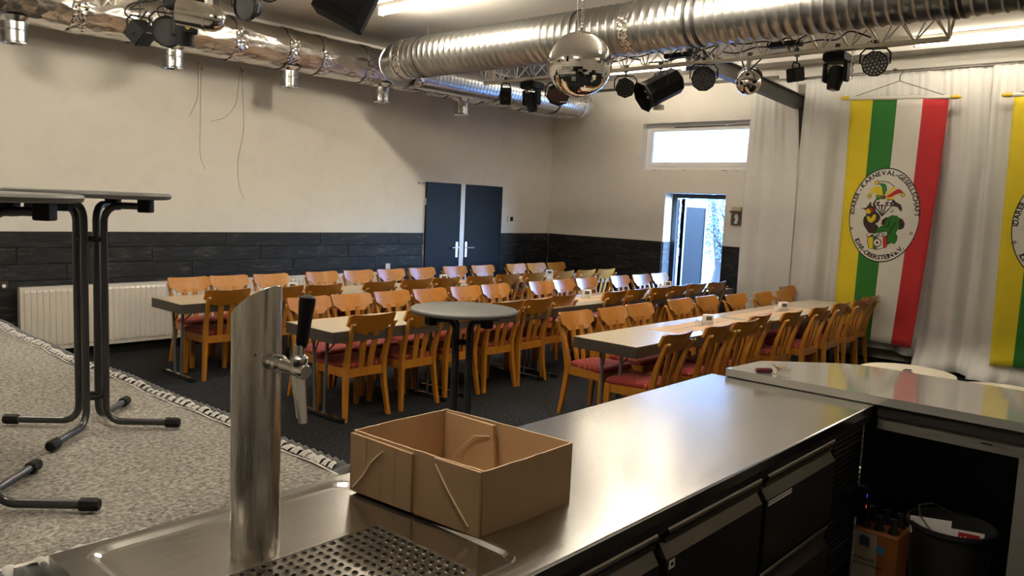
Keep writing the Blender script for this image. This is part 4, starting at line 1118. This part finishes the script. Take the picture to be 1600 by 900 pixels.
# ---- things lying on the tables
def runner(x0, x1, yc, label, wd=.30):
    L = x1-x0
    t = thing('paper_runner', label, 'table runner', ((x0+x1)/2, yc, TZ+.0027), 0, 'brown paper runners on the tables')
    MB().box((-L/2, -wd/2, 0), (L/2, wd/2, .0012)).build('sheet', M['paper'], t)
    q = MB(); rr = random.Random(int(x0*100)); x = -L/2+.12
    while x < L/2-.12:
        if abs(x) > .09:
            a = .010+.008*rr.random(); q.bar((x, -.004+.006*rr.random(), .0014), (x+.018, .006*rr.random(), .0014), .006+.010*rr.random(), .0004)
        x += .026
    q.build('printed_line', M['ink'], t, kind='stuff')
runner(5.72, 6.98, 3.36, 'brown paper runner on the front row, left of the pair')
runner(7.12, 8.60, 3.36, 'brown paper runner on the front row, right of the pair')
runner(4.85, 5.95, 5.12, 'brown paper runner on the middle row behind the round bistro table')
runner(6.3, 7.6, 5.12, 'brown paper runner in the centre of the middle row')
runner(7.9, 9.2, 5.12, 'brown paper runner at the right of the middle row')
runner(6.3, 7.5, 7.02, 'brown paper runner on the rear row below the black doors')
runner(7.9, 9.3, 7.02, 'brown paper runner at the right end of the rear row')
def menu_stand(x, y, rz, lab, jar=True, z=TZ+.004):
    t = thing('menu_stand', 'cream card stand with dark panel '+lab, 'card stand', (x, y, z), rz, 'card stands on the tables')
    MB().bbox((-.05, -.022, 0), (.05, .022, .095), .006).build('body', M['white'], t)
    MB().box((-.026, -.0245, .045), (.028, -.0222, .08)).build('dark_panel', M['iron'], t)
    q = MB()
    for dx in (-.03, -.008, .008, .032): q.lathe([(.004, 0), (.004, .002)], 8, Matrix.Translation((dx, -.0222, .022)) @ Matrix.Rotation(PI/2, 4, 'X'))
    q.build('dot', M['ink'], t, kind='stuff')
    if jar:
        j = thing('tea_light', 'small glass tea light beside the card stand '+lab, 'candle', (x-.11, y+.02, z), 0, 'tea lights on the tables')
        MB().lathe([(.030, 0), (.036, .006), (.036, .045), (.033, .045), (.033, .008)], 16, cap1=False).build('glass_cup', M['white'], j, smooth=True, angle=40)
        MB().lathe([(.032, .008), (.032, .028), (.004, .029), (.002, .037)], 14).build('candle', M['paper'], j)
rzc = -.62
menu_stand(6.42, 3.33, rzc, 'on the front row near its left end')
menu_stand(8.15, 3.36, rzc, 'on the front row right of centre')
menu_stand(7.06, 5.16, rzc, 'in the centre of the middle row', False)
menu_stand(9.0, 5.28, rzc, 'at the right end of the middle row')
menu_stand(8.72, 7.05, rzc, 'at the right end of the rear row')
menu_stand(4.55, 7.10, rzc, 'at the left of the rear row', False)
menu_stand(6.72, 7.12, rzc, 'on the rear row before the doors', False)

# ================================================================== STAGE
SZ = .58
stg = thing('stage_platform', 'low stage covered in mottled grey carpet with a gathered skirt', 'stage', (0, 0, 0))
ex = lambda y: 1.865+.022*math.sin(1.9*y)+.012*math.sin(5.3*y+1)+.05*math.exp(-((y-2.9)/.6)**2)
ey = lambda x: 2.553+.012*math.sin(2.3*x)
MB().box((X0+.02, 2.66, 0), (1.79, 8.2, SZ-.012)).build('body', M['wall_back'], stg)
def top(u, v):
    y = 2.57+(8.25-2.57)*v; x = X0+.02+(ex(y)-X0-.02)*u
    yy = y if v > .02 else ey(x)
    return (x, yy, SZ+.002*math.sin(4*x+3*y))
MB().grid(top, 24, 60).build('carpet', M['stage_carpet'], stg, smooth=True, angle=180)
path = [(ex(2.60+5.6*i/110)-.004, 2.60+5.6*i/110) for i in range(110, -1, -1)]
path2 = [(ex(2.6)-.02-i*.055, ey(ex(2.6)-.02-i*.055)) for i in range(1, 96)]
def ribbon(pts, nd, w0, z0, w1, z1):
    q = MB(); n_ = len(pts)-1
    q.grid(lambda u, v: (pts[round(u*n_)][0]+nd[0]*(w0+(w1-w0)*v), pts[round(u*n_)][1]+nd[1]*(w0+(w1-w0)*v), z0+(z1-z0)*v+.003*math.sin(round(u*n_)*.9)), n_, 2)
    return q
ribbon(path, (1, 0), -.006, SZ+.006, .010, SZ+.003).build('edge_tape', M['tape_white'], stg, smooth=True)
ribbon(path2, (0, -1), -.006, SZ+.006, .010, SZ+.003).build('edge_tape', M['tape_white'], stg, smooth=True)
def skirt(length, fn):
    n_ = int(length/.0085); rs = random.Random(4); ph = rs.uniform(0, 6)
    prof = [(.008, -.002), (.035, .006), (.070, -.004), (.088, -.03), (.084, -.08), (.086, -.30), (.088, -.572)]
    def f(u, v):
        s = u*length; k = round(v*6); d, z = prof[k]
        a = (.002, .010, .016, .018, .016, .016, .018)[k]
        wv = math.sin(2*PI*s/.058+1.6*math.sin(s*2.1+ph)+.9*math.sin(s*5.7)); wv = math.copysign(abs(wv)**.7, wv)
        x, y, nx, ny = fn(s)
        d2 = d+a*wv; zz = SZ+z+((.012, .026, .030)[k-1]*wv if k in (1, 2, 3) else 0)
        return (x+nx*d2, y+ny*d2, zz)
    return MB().grid(f, n_, 6)
skirt(5.6, lambda s: (ex(8.2-s), 8.2-s, 1, 0)).build('skirt', M['skirt'], stg, smooth=True, angle=180)
skirt(5.3, lambda s: (ex(2.6)-s, ey(ex(2.6)-s), 0, -1)).build('skirt', M['skirt'], stg, smooth=True, angle=180)

def ruffles(length, fn, seed):
    rr = random.Random(seed); q = MB(); s = .02
    while s < length:
        wd, ln, le, dz = rr.uniform(.030, .052), rr.uniform(.075, .105), rr.uniform(-.035, .035), rr.uniform(-.02, .012)
        def f(u, v):
            ss = s+(u-.5)*wd*(1-.35*v)+le*v; x, y, nx, ny = fn(ss)
            d = .006+ln*v; z = SZ+.006+.022*math.sin(PI*min(1, v*1.25))*(1+dz*20)-.055*v*v+.011*(1-(2*u-1)**2)*(.4+v)
            return (x+nx*d, y+ny*d, z)
        q.grid(f, 3, 5); s += rr.uniform(.046, .072)
    q.build('ruffle', M['ruffle'], stg, smooth=True, kind='stuff', angle=180)
ruffles(5.55, lambda s: (ex(8.2-s), 8.2-s, 1, 0), 1)
ruffles(5.2, lambda s: (ex(2.6)-s, ey(ex(2.6)-s), 0, -1), 2)

# ================================================================== BISTRO TABLES
def bistro(name, loc, rz, H_, R_, label, foot=.372):
    t = thing(name, label, 'table', loc, rz)
    MB().lathe([(R_-.03, H_-.030), (R_-.006, H_-.026), (R_, H_-.012), (R_-.004, H_-.003), (R_-.016, H_), (.001, H_)], 64, cap1=False).build('tabletop', M['bistro'], t, smooth=True, angle=35)
    q = .052
    for k in range(4):
        a = PI/4+k*PI/2; d = Vector((math.cos(a), math.sin(a), 0)); z = Vector((0, 0, 1)); b_ = d*.062
        rb_ = .075; zf, zt_ = .028, H_-.062
        pts = [d*foot+z*zf, d*(.062+rb_)+z*zf] + arc(d*(.062+rb_)+z*(zf+rb_), -d, -z, rb_, PI/2, 0, 6)[1:] + [b_+z*(H_*.5)] + arc(d*(.062+rb_)+z*(zt_-rb_), -d, z, rb_, 0, PI/2, 6) + [d*(R_*.74)+z*zt_]
        lg = MB().tube(pts, .0165, 10).build('leg', M['charcoal'], t, smooth=True, angle=50)
        Mx = align(d, d*(foot-.035)+z*zf)
        MB().lathe([(.021, 0), (.025, .006), (.025, .055), (.02, .066)], 8, Mx).build('foot_cap', M['rubber'], lg)
        MB().bbox((-.028, -.03, -.028), (.028, .03, .034), .004, 0, Matrix.Translation(d*(R_*.72)+z*zt_) @ Matrix.Rotation(a, 4, 'Z')).build('bracket', M['black'], lg)
    for zz in (.15, H_*.80):
        MB().tube([(.046*math.cos(2*PI*i/20), .046*math.sin(2*PI*i/20), zz) for i in range(20)], .011, 8, closed=True).build('ring', M['black'], t, smooth=True)
    return t
bistro('bistro_table', (1.412, 3.885, SZ+.003), .02, 1.115, .348, 'tall grey bistro table fully in view on the stage')
bistro('bistro_table', (.743, 3.105, SZ+.003), .02, 1.105, .348, 'tall grey bistro table on the stage cut off by the left picture edge', .385)
bistro('bistro_table', (3.405, 3.415, 0), .62, 1.07, .333, 'tall round bistro table standing on the dark floor behind the cardboard box')

# ================================================================== BAR COUNTER
CZ = .95
cx0, cx1, cy0, cy1 = .545, 3.445, 1.0, 1.745
bar = thing('bar_counter', 'brushed steel bar counter with dark cooled drawers below', 'counter')
rx0, rx1, ry0, ry1 = .60, 1.268, 1.062, 1.712
def rrect(x0, x1, y0, y1, r, z, n_=7):
    o = []
    for cx, cy, a0 in ((x1-r, y1-r, 0), (x0+r, y1-r, PI/2), (x0+r, y0+r, PI), (x1-r, y0+r, 1.5*PI)):
        for i in range(n_): a = a0+i*PI/2/(n_-1); o.append((cx+r*math.cos(a), cy+r*math.sin(a), z))
    return o
def srect(x0, x1, y0, y1, z, n_=7):
    o = []
    for qx, qy, sx in ((x1, y1, 0), (x0, y1, 1), (x0, y0, 2), (x1, y0, 3)):
        for i in range(n_):
            k = i/(n_-1)
            # slide towards the corner and away again
            e = .05*(1-abs(2*k-1)) ; f = .05
            if sx == 0: p = (x1, y1-f*(1-2*k)) if k < .5 else (x1-f*(2*k-1), y1)
            elif sx == 1: p = (x0+f*(1-2*k), y1) if k < .5 else (x0, y1-f*(2*k-1))
            elif sx == 2: p = (x0, y0+f*(1-2*k)) if k < .5 else (x0+f*(2*k-1), y0)
            else: p = (x1-f*(1-2*k), y0) if k < .5 else (x1, y0+f*(2*k-1))
            o.append((p[0], p[1], z))
    return o
m_ = MB()
m_.box((rx1+.02, cy0, CZ-.04), (cx1, cy1, CZ))
m_.box((cx0, cy0, CZ-.04), (rx0-.02, cy1, CZ)).box((rx0-.02, cy0, CZ-.04), (rx1+.02, ry0-.02, CZ)).box((rx0-.02, ry1+.02, CZ-.04), (rx1+.02, cy1, CZ))
m_.loft([srect(rx0-.02, rx1+.02, ry0-.02, ry1+.02, CZ), rrect(rx0-.008, rx1+.008, ry0-.008, ry1+.008, .06, CZ), rrect(rx0-.003, rx1+.003, ry0-.003, ry1+.003, .056, CZ+.003), rrect(rx0+.004, rx1-.004, ry0+.004, ry1-.004, .052, CZ+.001), rrect(rx0+.014, rx1-.014, ry0+.014, ry1-.014, .045, CZ-.006), rrect(rx0+.03, rx1-.03, ry0+.03, ry1-.03, .035, CZ-.0065)], False, True)
m_.build('worktop', M['steel'], bar)
MB().tube([(cx0, cy0-.001, CZ-.004), (cx1, cy0-.001, CZ-.004)], .005, 8).build('front_lip', M['chrome'], bar)
MB().box((cx0+.005, cy0+.004, CZ-.075), (cx1-.01, cy0+.012, CZ-.040)).build('lower_lip', M['dark_steel'], bar)
FY = cy0+.03
MB().box((cx0+.03, FY, .10), (cx1-.01, cy1-.02, CZ-.0405)).build('cabinet', M['black'], bar)
MB().box((cx0+.08, FY+.05, 0), (cx1-.05, cy1-.08, .10)).build('plinth', M['black'], bar)
def drawer(x0, x1, z1, z0, tagk=0):
    y = FY
    f = MB().loft([[(x0, y, z0), (x1, y, z0), (x1, y-.035, z0), (x0, y-.035, z0)], [(x0, y, z1-.085), (x1, y, z1-.085), (x1, y-.035, z1-.085), (x0, y-.035, z1-.085)]]).build('drawer', M['drawer'], bar)
    MB().loft([[(x0, y, z1-.085), (x1, y, z1-.085), (x1, y-.035, z1-.085), (x0, y-.035, z1-.085)], [(x0, y, z1-.045), (x1, y, z1-.045), (x1, y-.008, z1-.045), (x0, y-.008, z1-.045)]]).build('bevel', M['bar_handle'], f)
    MB().tube([(x0+.01, y-.022, z1-.012), (x1-.004, y-.022, z1-.012)], .011, 10).box((x0+.01, y-.022, z1-.045), (x1-.004, y, z1-.030)).box((x0+.01, y-.030, z1-.020), (x1-.004, y-.022, z1-.010)).build('handle', M['bar_handle'], f)
    if tagk == 1:
        MB().box((x0+.012, y-.0365, z1-.115), (x0+.042, y-.0352, z1-.090)).build('sticker', M['paper_white'], f)
        MB().box((x0+.020, y-.0372, z1-.107), (x0+.034, y-.0366, z1-.098)).build('sticker_mark', M['ink'], f)
    if tagk == 2:
        for dz in (0, -.010): MB().box((x0+.012, y-.0365, z1-.096+dz), (x0+.20, y-.0352, z1-.090+dz)).build('sticker', M['paper_white'], f)
for i, (x0, x1) in enumerate(((.60, 1.13), (1.16, 1.745), (1.785, 2.375), (2.41, 3.025))):
    drawer(x0, x1, .885, .565, (0, 0, 1, 2)[i]); drawer(x0, x1, .545, .225, (0, 0, 0, 1)[i])
q = MB(); z = .30
while z < .86: q.bar((3.065, FY-.006, z), (3.40, FY-.006, z), .016, .010, (0, .5, 1)); z += .022
q.build('vent_grille', M['dark_steel'], bar, kind='stuff')
for k, (z, m2) in enumerate(((.560, 'led_blue'), (.512, 'led_red'))):
    MB().bbox((3.425, .985, z-.008), (3.433, .997, z+.010), .002).build('pilot_light', M[m2], bar, label='blue pilot light' if k == 0 else 'red pilot light')
MB().box((3.418, .985, .46), (3.432, FY+.01, .60)).build('control_strip', M['black'], bar)

# ---- raised glossy bar top on the right
rb_ = thing('raised_counter', 'glossy grey raised bar top running to the right with chamfered corner', 'counter')
poly = [(3.44, 1.672), (3.775, 1.645), (4.08, 1.345), (4.125, 1.22), (4.125, -1.6), (3.44, -1.6)]
MB().prism(poly, .036, lambda x, y, h: (x, y, CZ+.004+h)).build('slab', M['bar_top'], rb_)
MB().prism([(3.445, 1.66), (3.77, 1.634), (4.115, 1.2), (4.115, -1.59), (3.445, -1.59)], .016, lambda x, y, h: (x+.004, y-.004, CZ-.012+h) if False else (x, y, CZ+.0005 if h == 0 else CZ+.004)).build('underlay', M['dark_steel'], rb_)
MB().box((3.475, -1.55, .845), (3.55, .985, .905)).build('fascia', M['plaster'], rb_)
MB().box((3.458, -1.55, .905), (3.60, .985, CZ+.0005)).build('lip', M['dark_steel'], rb_)
MB().box((3.462, .375, 0), (3.55, .468, .8455)).build('post', M['post'], rb_)
MB().box((3.56, .382, .70), (4.05, .462, .845)).build('shelf_rail', M['black'], rb_)
MB().box((4.03, -1.55, 0), (4.09, 1.20, CZ+.0005)).build('front_panel', M['black'], rb_)
MB().box((3.46, 1.56, 0), (3.74, 1.62, CZ+.0005)).build('end_panel', M['wood_dark'], rb_)
MB().bbox((3.471, .56, .872), (3.4755, .60, .878), .001).build('slot', M['black'], rb_)

# ---- drip grate
gr = thing('drip_grate', 'perforated steel drip grate on the counter beside the tap', 'grate', (.655, 1.095, CZ-.0062))
m_ = MB(); pc = .0245; nx_, ny_ = 20, 13
for j in range(ny_):
    for i in range(nx_):
        cx, cy = (i+.5)*pc, (j+.5)*pc
        sq = [(.5, 0), (.5, .5), (0, .5), (-.5, .5), (-.5, 0), (-.5, -.5), (0, -.5), (.5, -.5)]
        r0 = [(cx+a*pc, cy+b_*pc, .004) for a, b_ in sq]
        rg = lambda r, z: [(cx+r*math.cos(PI/4*k), cy+r*math.sin(PI/4*k), z) for k in range(8)]
        m_.loft([r0, rg(.0082, .004), rg(.0064, .0066), rg(.0054, .0064), rg(.0052, .001)], False, False)
me_ = m_.build('perforated_plate', M['grate_steel'], gr, smooth=True, angle=24)
W_, D_ = nx_*pc, ny_*pc
q = MB()
for lo, hi in (((-.006, -.006, 0), (0, D_+.006, .006)), ((W_, -.006, 0), (W_+.006, D_+.006, .006)), ((0, -.006, 0), (W_, 0, .006)), ((0, D_, 0), (W_, D_+.006, .006))): q.box(lo, hi)
q.build('rim', M['chrome'], gr)
MB().box((0, 0, 0), (W_, D_, .0006)).build('tray', M['black'], gr)

# ---- beer tap
tp = thing('beer_tap', 'brushed steel beer tap column with slanted top and black lever', 'beer tap', (.868, 1.487, CZ-.0064))
R_ = .0515; n_ = 48
def cutz(a):
    # slanted cut: high towards the bar guest at right, low at left
    x, y = math.cos(a), math.sin(a)
    return .551 + .034*(x*.667-y*.744) - .016*(x*.743+y*.661)
m_ = MB()
rings = [[(R_*math.cos(2*PI*k/n_), R_*math.sin(2*PI*k/n_), 0) for k in range(n_)], [(R_*math.cos(2*PI*k/n_), R_*math.sin(2*PI*k/n_), .42) for k in range(n_)]]
rings.append([(R_*math.cos(2*PI*k/n_), R_*math.sin(2*PI*k/n_), cutz(2*PI*k/n_)-.0015) for k in range(n_)])
rings.append([(R_*.97*math.cos(2*PI*k/n_), R_*.97*math.sin(2*PI*k/n_), cutz(2*PI*k/n_)) for k in range(n_)])
m_.loft(rings, True, True).build('column', M['steel_tube'], tp, smooth=True, angle=30)
MB().lathe([(R_+.0002, .4375), (R_+.0005, .438), (R_+.0002, .4385)], 40, cap0=False, cap1=False).build('seam', M['steel_tube'], tp)
MB().lathe([(.003, 0), (.003, .002)], 8, align((-.55, -.83, 0), (-.0278, -.0426, .446))).build('rivet', M['iron'], tp)
zt = .432; fa = Vector((.05, -1, -.03)).normalized()
Mx = align(fa, (0, -.049, zt))
q = MB().lathe([(.0165, 0), (.0175, .004), (.0175, .022), (.0135, .026), (.0135, .030), (.019, .033), (.019, .042), (.0135, .046), (.0125, .085), (.0150, .092), (.0155, .122), (.013, .126)], 20, Mx)
tb = q.build('tap_body', M['chrome_tap'], tp, smooth=True, angle=35)
e = Vector((0, -.049, zt))+fa*.104
MB().lathe([(.017, 0), (.018, .006), (.018, .014), (.010, .020), (.011, .040)], 16, Matrix.Translation(e+Vector((0, 0, .012)))).build('tap_collar', M['chrome_tap'], tp, smooth=True, angle=35)
MB().lathe([(.0095, .035), (.0125, .045), (.0135, .09), (.0165, .125), (.0155, .135), (.008, .140)], 18, align((.10, -.04, 1), e+Vector((0, 0, .012)))).build('lever', M['black'], tp, smooth=True, angle=40)
sp_ = e+Vector((0, .006, -.010))
q = MB()
sec = [(0, .0155, .012), (.035, .014, .011), (.085, .010, .009), (.098, .009, .008)]
dn = Vector((.02, -.20, -1)).normalized(); u_ = Vector((1, 0, 0)); v_ = dn.cross(u_).normalized()
q.loft([[sp_+dn*s+u_*a*math.cos(2*PI*k/14)+v_*b_*math.sin(2*PI*k/14) for k in range(14)] for s, a, b_ in sec])
q.build('spout', M['chrome_tap'], tp, smooth=True, angle=40)
MB().loft([[sp_+Vector((0, .016, 0))+dn*s+u_*a*math.cos(2*PI*k/10)+v_*a*.7*math.sin(2*PI*k/10) for k in range(10)] for s, a in ((.0, .006), (.09, .004))]).build('vent_tube', M['chrome_tap'], tp, smooth=True)

# ---- cardboard box
bx = thing('cardboard_box', 'open brown cardboard box on the steel counter', 'box', (1.275, 1.195, CZ+.0005))
A_ = Vector((-.035, .440, 0)); B_ = Vector((.330, -.004, 0)); hb_ = .158; tk = .004
a_n, b_n = A_.normalized(), B_.normalized()
rq = random.Random(8)
def wall(o, d, L, inward, h0, h1, name, n_=14):
    # panel from o along d, thickness towards inward, wavy torn top
    q = MB(); prof = []
    tops = [h0+(h1-h0)*i/n_+rq.uniform(-.0009, .0009) for i in range(n_+1)]
    out, inn = [], []
    for i in range(n_+1):
        p = o+d*L*i/n_; bow = inward*(-.003*math.sin(PI*i/n_))
        out.append((p+bow, tops[i])); inn.append((p+bow+inward*tk, tops[i]))
    for i in range(n_):
        (p, z), (p2, z2), (r, y), (r2, y2) = out[i], out[i+1], inn[i], inn[i+1]
        up = lambda v, zz: v+Vector((0, 0, zz))
        q.add([p, p2, up(p2, z2), up(p, z)], [(0, 1, 2, 3)]); q.add([r, r2, up(r2, y2), up(r, y)], [(3, 2, 1, 0)])
        q.add([up(p, z), up(p2, z2), up(r2, y2), up(r, y)], [(0, 1, 2, 3)], 1)
    for (p, z), (r, y) in ((out[0], inn[0]), (out[-1], inn[-1])): q.add([p, r, r+Vector((0, 0, y)), p+Vector((0, 0, z))], [(0, 1, 2, 3)], 1)
    return q.build(name, [M['cardboard'], M['cb_edge']], bx)
O = Vector((0, 0, 0))
lw = wall(O, a_n, A_.length, b_n, hb_, hb_+.004, 'side_panel')
wall(O, b_n, B_.length, a_n, hb_-.001, hb_+.002, 'side_panel')
wall(B_, a_n, A_.length, -b_n, hb_+.002, hb_+.006, 'side_panel')
bw_ = wall(A_, b_n, B_.length, -a_n, hb_+.004, hb_+.006, 'side_panel')
MB().prism([(0, 0), (1, 0), (1, 1), (0, 1)], .004, lambda x, y, h: B_*x*.985+b_n*.003+A_*y*.985+a_n*.003+Vector((0, 0, .001+h))).build('bottom', M['cardboard'], bx)
# overlapping inner flap against the back right wall
q = MB(); o_ = B_+a_n*(A_.length-.008)-b_n*.0085
P_ = lambda s, z, t_=0: o_-a_n*s-b_n*t_+Vector((0, 0, z))
q.loft([[P_(0, .006), P_(.20, .006), P_(.185, .157), P_(0, .160)], [P_(0, .006, .005), P_(.20, .006, .012), P_(.185, .157, .012), P_(0, .160, .005)]])
fl = q.build('inner_flap', M['cardboard'], bx)
def crease(pts, off, par_, r=.0024, m='cb_edge'):
    MB().tube([p+off for p in pts], r, 5).build('crease', M[m], par_)
crease([P_(.175, .125, .013), P_(.12, .115, .013), P_(.06, .06, .013), P_(.04, .03, .012)], Vector((0, 0, 0)), fl, .0014)
S_ = lambda s, z: A_*(1-s)+Vector((0, 0, z))
off = -b_n*.0108
crease([S_(.03, .012), S_(.12, .055), S_(.18, .095), S_(.28, .135)], off, lw)
crease([S_(.685, .145), S_(.78, .09), S_(.93, .02)], off, lw)
for s in (.135, .255, .375): crease([S_(s, .002), S_(s, hb_-.006)], off, lw, .0010, 'cardboard')
# folded in strip between two raised panels on the long side
q = MB(); T_ = lambda s, z, d: A_*(1-s)+Vector((0, 0, z))-b_n*d
for pl_ in ([(.0, .002), (.505, .002), (.505, .150), (.0, .157)], [(.53, .002), (1.0, .002), (1.0, .157), (.668, .158), (.655, .14)]):
    q.prism(pl_, .0075, lambda x, y, h: T_(x, y, .0032+h))
q.build('outer_flap', M['cardboard'], lw)

# ---- keys
ky = thing('key_bunch', 'bunch of keys with a dark red fob on the raised bar top', 'keys', (3.52, 1.475, CZ+.0405), math.radians(-40))
MB().lathe([(.009, 0), (.0125, .006), (.0125, .072), (.010, .078)], 14, Matrix.Translation((-.085, 0, .0125)) @ Matrix.Rotation(PI/2, 4, 'Y')).build('fob', M['maroon'], ky, smooth=True, angle=40)
MB().tube([(.012+.016*math.cos(2*PI*i/16), .016*math.sin(2*PI*i/16), .006+.004*math.sin(i)) for i in range(16)], .0016, 6, closed=True).build('ring', M['chrome'], ky)
for k, (a, L, m2) in enumerate(((-.9, .058, 'brass'), (-.45, .062, 'chrome'), (-.05, .066, 'chrome'), (.35, .060, 'copper'), (.8, .056, 'brass'), (1.5, .045, 'chrome'))):
    Mk = Matrix.Translation((.02, 0, .004+.0045*k)) @ Matrix.Rotation(a, 4, 'Z') @ Matrix.Rotation(-.12, 4, 'Y')
    q = MB().lathe([(.011, 0), (.011, .003)], 12, Mk @ Matrix.Translation((.012, 0, 0))).box((.02, -.004, .0003), (L, .004, .0027), 0, Mk)
    for j in range(3): q.box((.035+.007*j, .004, .0003), (.039+.007*j, .0065, .0027), 0, Mk)
    q.build('key', M[m2], ky)

# ---- bin, drink pack, crate under the bar
bn = thing('waste_bin', 'round dark waste bin under the raised bar top', 'bin', (3.67, .71, 0))
MB().lathe([(.125, 0), (.162, .435), (.172, .442), (.172, .458), (.160, .460), (.155, .442), (.12, .01)], 40, cap1=True).build('bucket', M['bin'], bn, smooth=True, angle=40)
MB().tube([(-.165, .03, .45), (-.10, .10, .49), (0, .13, .50), (.10, .10, .49), (.16, .03, .45)], .003, 6).build('wire_handle', M['iron'], bn)
pp = thing('paper_leaflet', 'white paper leaflet with red print sticking out of the bin', 'paper', (3.67, .71, -.02))
P0 = lambda pts: [Vector(p) for p in pts]
MB().prism([(0, 0), (.15, .02), (.15, .085), (0, .075)], .002, lambda x, y, h: Vector((-.10-h+.04*(x/.15)**2-.06*x, .135-x*1.0, .425+y))).build('sheet', M['paper_white'], pp)
MB().prism([(0, 0), (.16, -.01), (.16, .055), (0, .06)], .002, lambda x, y, h: Vector((-.115-h+.35*x, -.015-x*.75, .435+y))).build('sheet', M['paper_white'], pp)
pr_ = MB().prism([(.045, .012), (.14, .004), (.14, .044), (.045, .050)], .001, lambda x, y, h: Vector((-.1175-h+.35*x, -.015-x*.75, .435+y))).build('print_block', M['print_red'], pp)
q = MB()
for a_, b2, c_, d_ in ((.055, .012, .062, .030), (.066, .012, .070, .022), (.074, .012, .080, .034), (.098, .010, .106, .020), (.116, .012, .124, .028)):
    q.prism([(a_, b2), (c_, b2), (c_, d_), (a_, d_)], .0006, lambda x, y, h: Vector((-.1187-h+.35*x, -.015-x*.75, .437+y)))
q.build('print_strokes', M['paper_white'], pp, kind='stuff')
cr = thing('bottle_crate', 'dark crate under the drink pack beside the bin', 'crate', (3.40, .905, 0), 0)
m_ = MB()
for lo, hi in (((-.10, -.09, 0), (.10, .09, .02)), ((-.10, -.09, .02), (-.088, .09, .19)), ((.088, -.09, .02), (.10, .09, .19)), ((-.088, -.09, .02), (.088, -.078, .19)), ((-.088, .078, .02), (.088, .09, .19))): m_.box(lo, hi)
m_.box((-.10, -.09, .19), (.10, .09, .197))
m_.build('crate_body', M['black'], cr)
pk = thing('drink_pack', 'shrink wrapped pack of dark bottles with orange and pale label', 'drink pack', (3.40, .905, .1975))
MB().bbox((-.088, -.085, 0), (.088, .085, .262), .008).build('wrap', M['orange'], pk)
fy = lambda x, y, d: Vector((-.0885-d, .082-x, y))
MB().prism([(0, .012), (.098, .012), (.088, .250), (0, .250)], .0008, lambda x, y, h: fy(x, y, h)).build('label_panel', M['pale'], pk)
MB().prism([(0, .0), (.165, .0), (.165, .012), (.08, .014), (0, .03)], .0012, lambda x, y, h: fy(x, y, h)).build('label_wave', M['navy'], pk)
MB().prism([(.022, .195), (.062, .190), (.062, .228), (.042, .238), (.022, .234)], .0016, lambda x, y, h: fy(x, y, h)).build('badge', M['navy'], pk)
MB().prism([(.088, .180), (.120, .177), (.120, .207), (.088, .211)], .0016, lambda x, y, h: fy(x, y, h)).build('badge', M['blue'], pk)
q = MB()
for s, sz, x0, y0 in (('CHILLED', .020, .008, .132), ('BATTA PRIMIS', .016, .006, .110)):
    k_, _ = text_line(s, sz, lambda x, y: fy(x0+x*.9, y0+y, .0018)); q.add(k_.v, k_.f)
q.build('lettering', M['ink'], pk, kind='stuff')
for i in range(2):
    for j in range(3):
        MB().lathe([(.030, .20), (.030, .236), (.024, .26), (.013, .285), (.013, .300), (.0145, .301), (.0145, .318), (.012, .320)], 14, Matrix.Translation((-.045+.09*i, -.055+.055*j, 0))).build('bottle', M['black'], pk, smooth=True, angle=40)

# ---- white round garden tables beyond the bar
def garden_table(x, y, R_, z, label):
    t = thing('garden_table', label, 'table', (x, y, 0), .35, 'round cream plastic tables beyond the bar')
    m_ = MB(); n_ = 48
    m_.lathe([(R_-.02, z-.035), (R_-.004, z-.03), (R_, z-.018), (R_-.004, z-.004), (R_-.015, z), (.001, z)], n_, cap1=False)
    m_.build('tabletop', M['cream_plastic'], t, smooth=True, angle=40)
    for s in (-1, 1):
        MB().prism([(s*.012, -.03), (s*.075, -.035), (s*.075, .0), (s*.012, .03)], .0012, lambda a, b_, h: (a, b_, z+.0002+h)).build('hand_hole', M['black'], t)
    MB().lathe([(.05, z-.035), (.035, z-.10), (.035, .10), (.06, .04)], 16).build('column', M['cream_plastic'], t, smooth=True, angle=40)
    for k in range(4):
        a = k*PI/2; d = Vector((math.cos(a), math.sin(a), 0))
        MB().bar(d*.03+Vector((0, 0, .05)), d*(R_*.85)+Vector((0, 0, .015)), (.05, .04), (.06, .03)).build('leg', M['cream_plastic'], t)
garden_table(5.60, 1.435, .295, .735, 'cream round plastic table in front of the curtain, left of the pair')
garden_table(5.42, .835, .295, .735, 'cream round plastic table at the right picture edge')
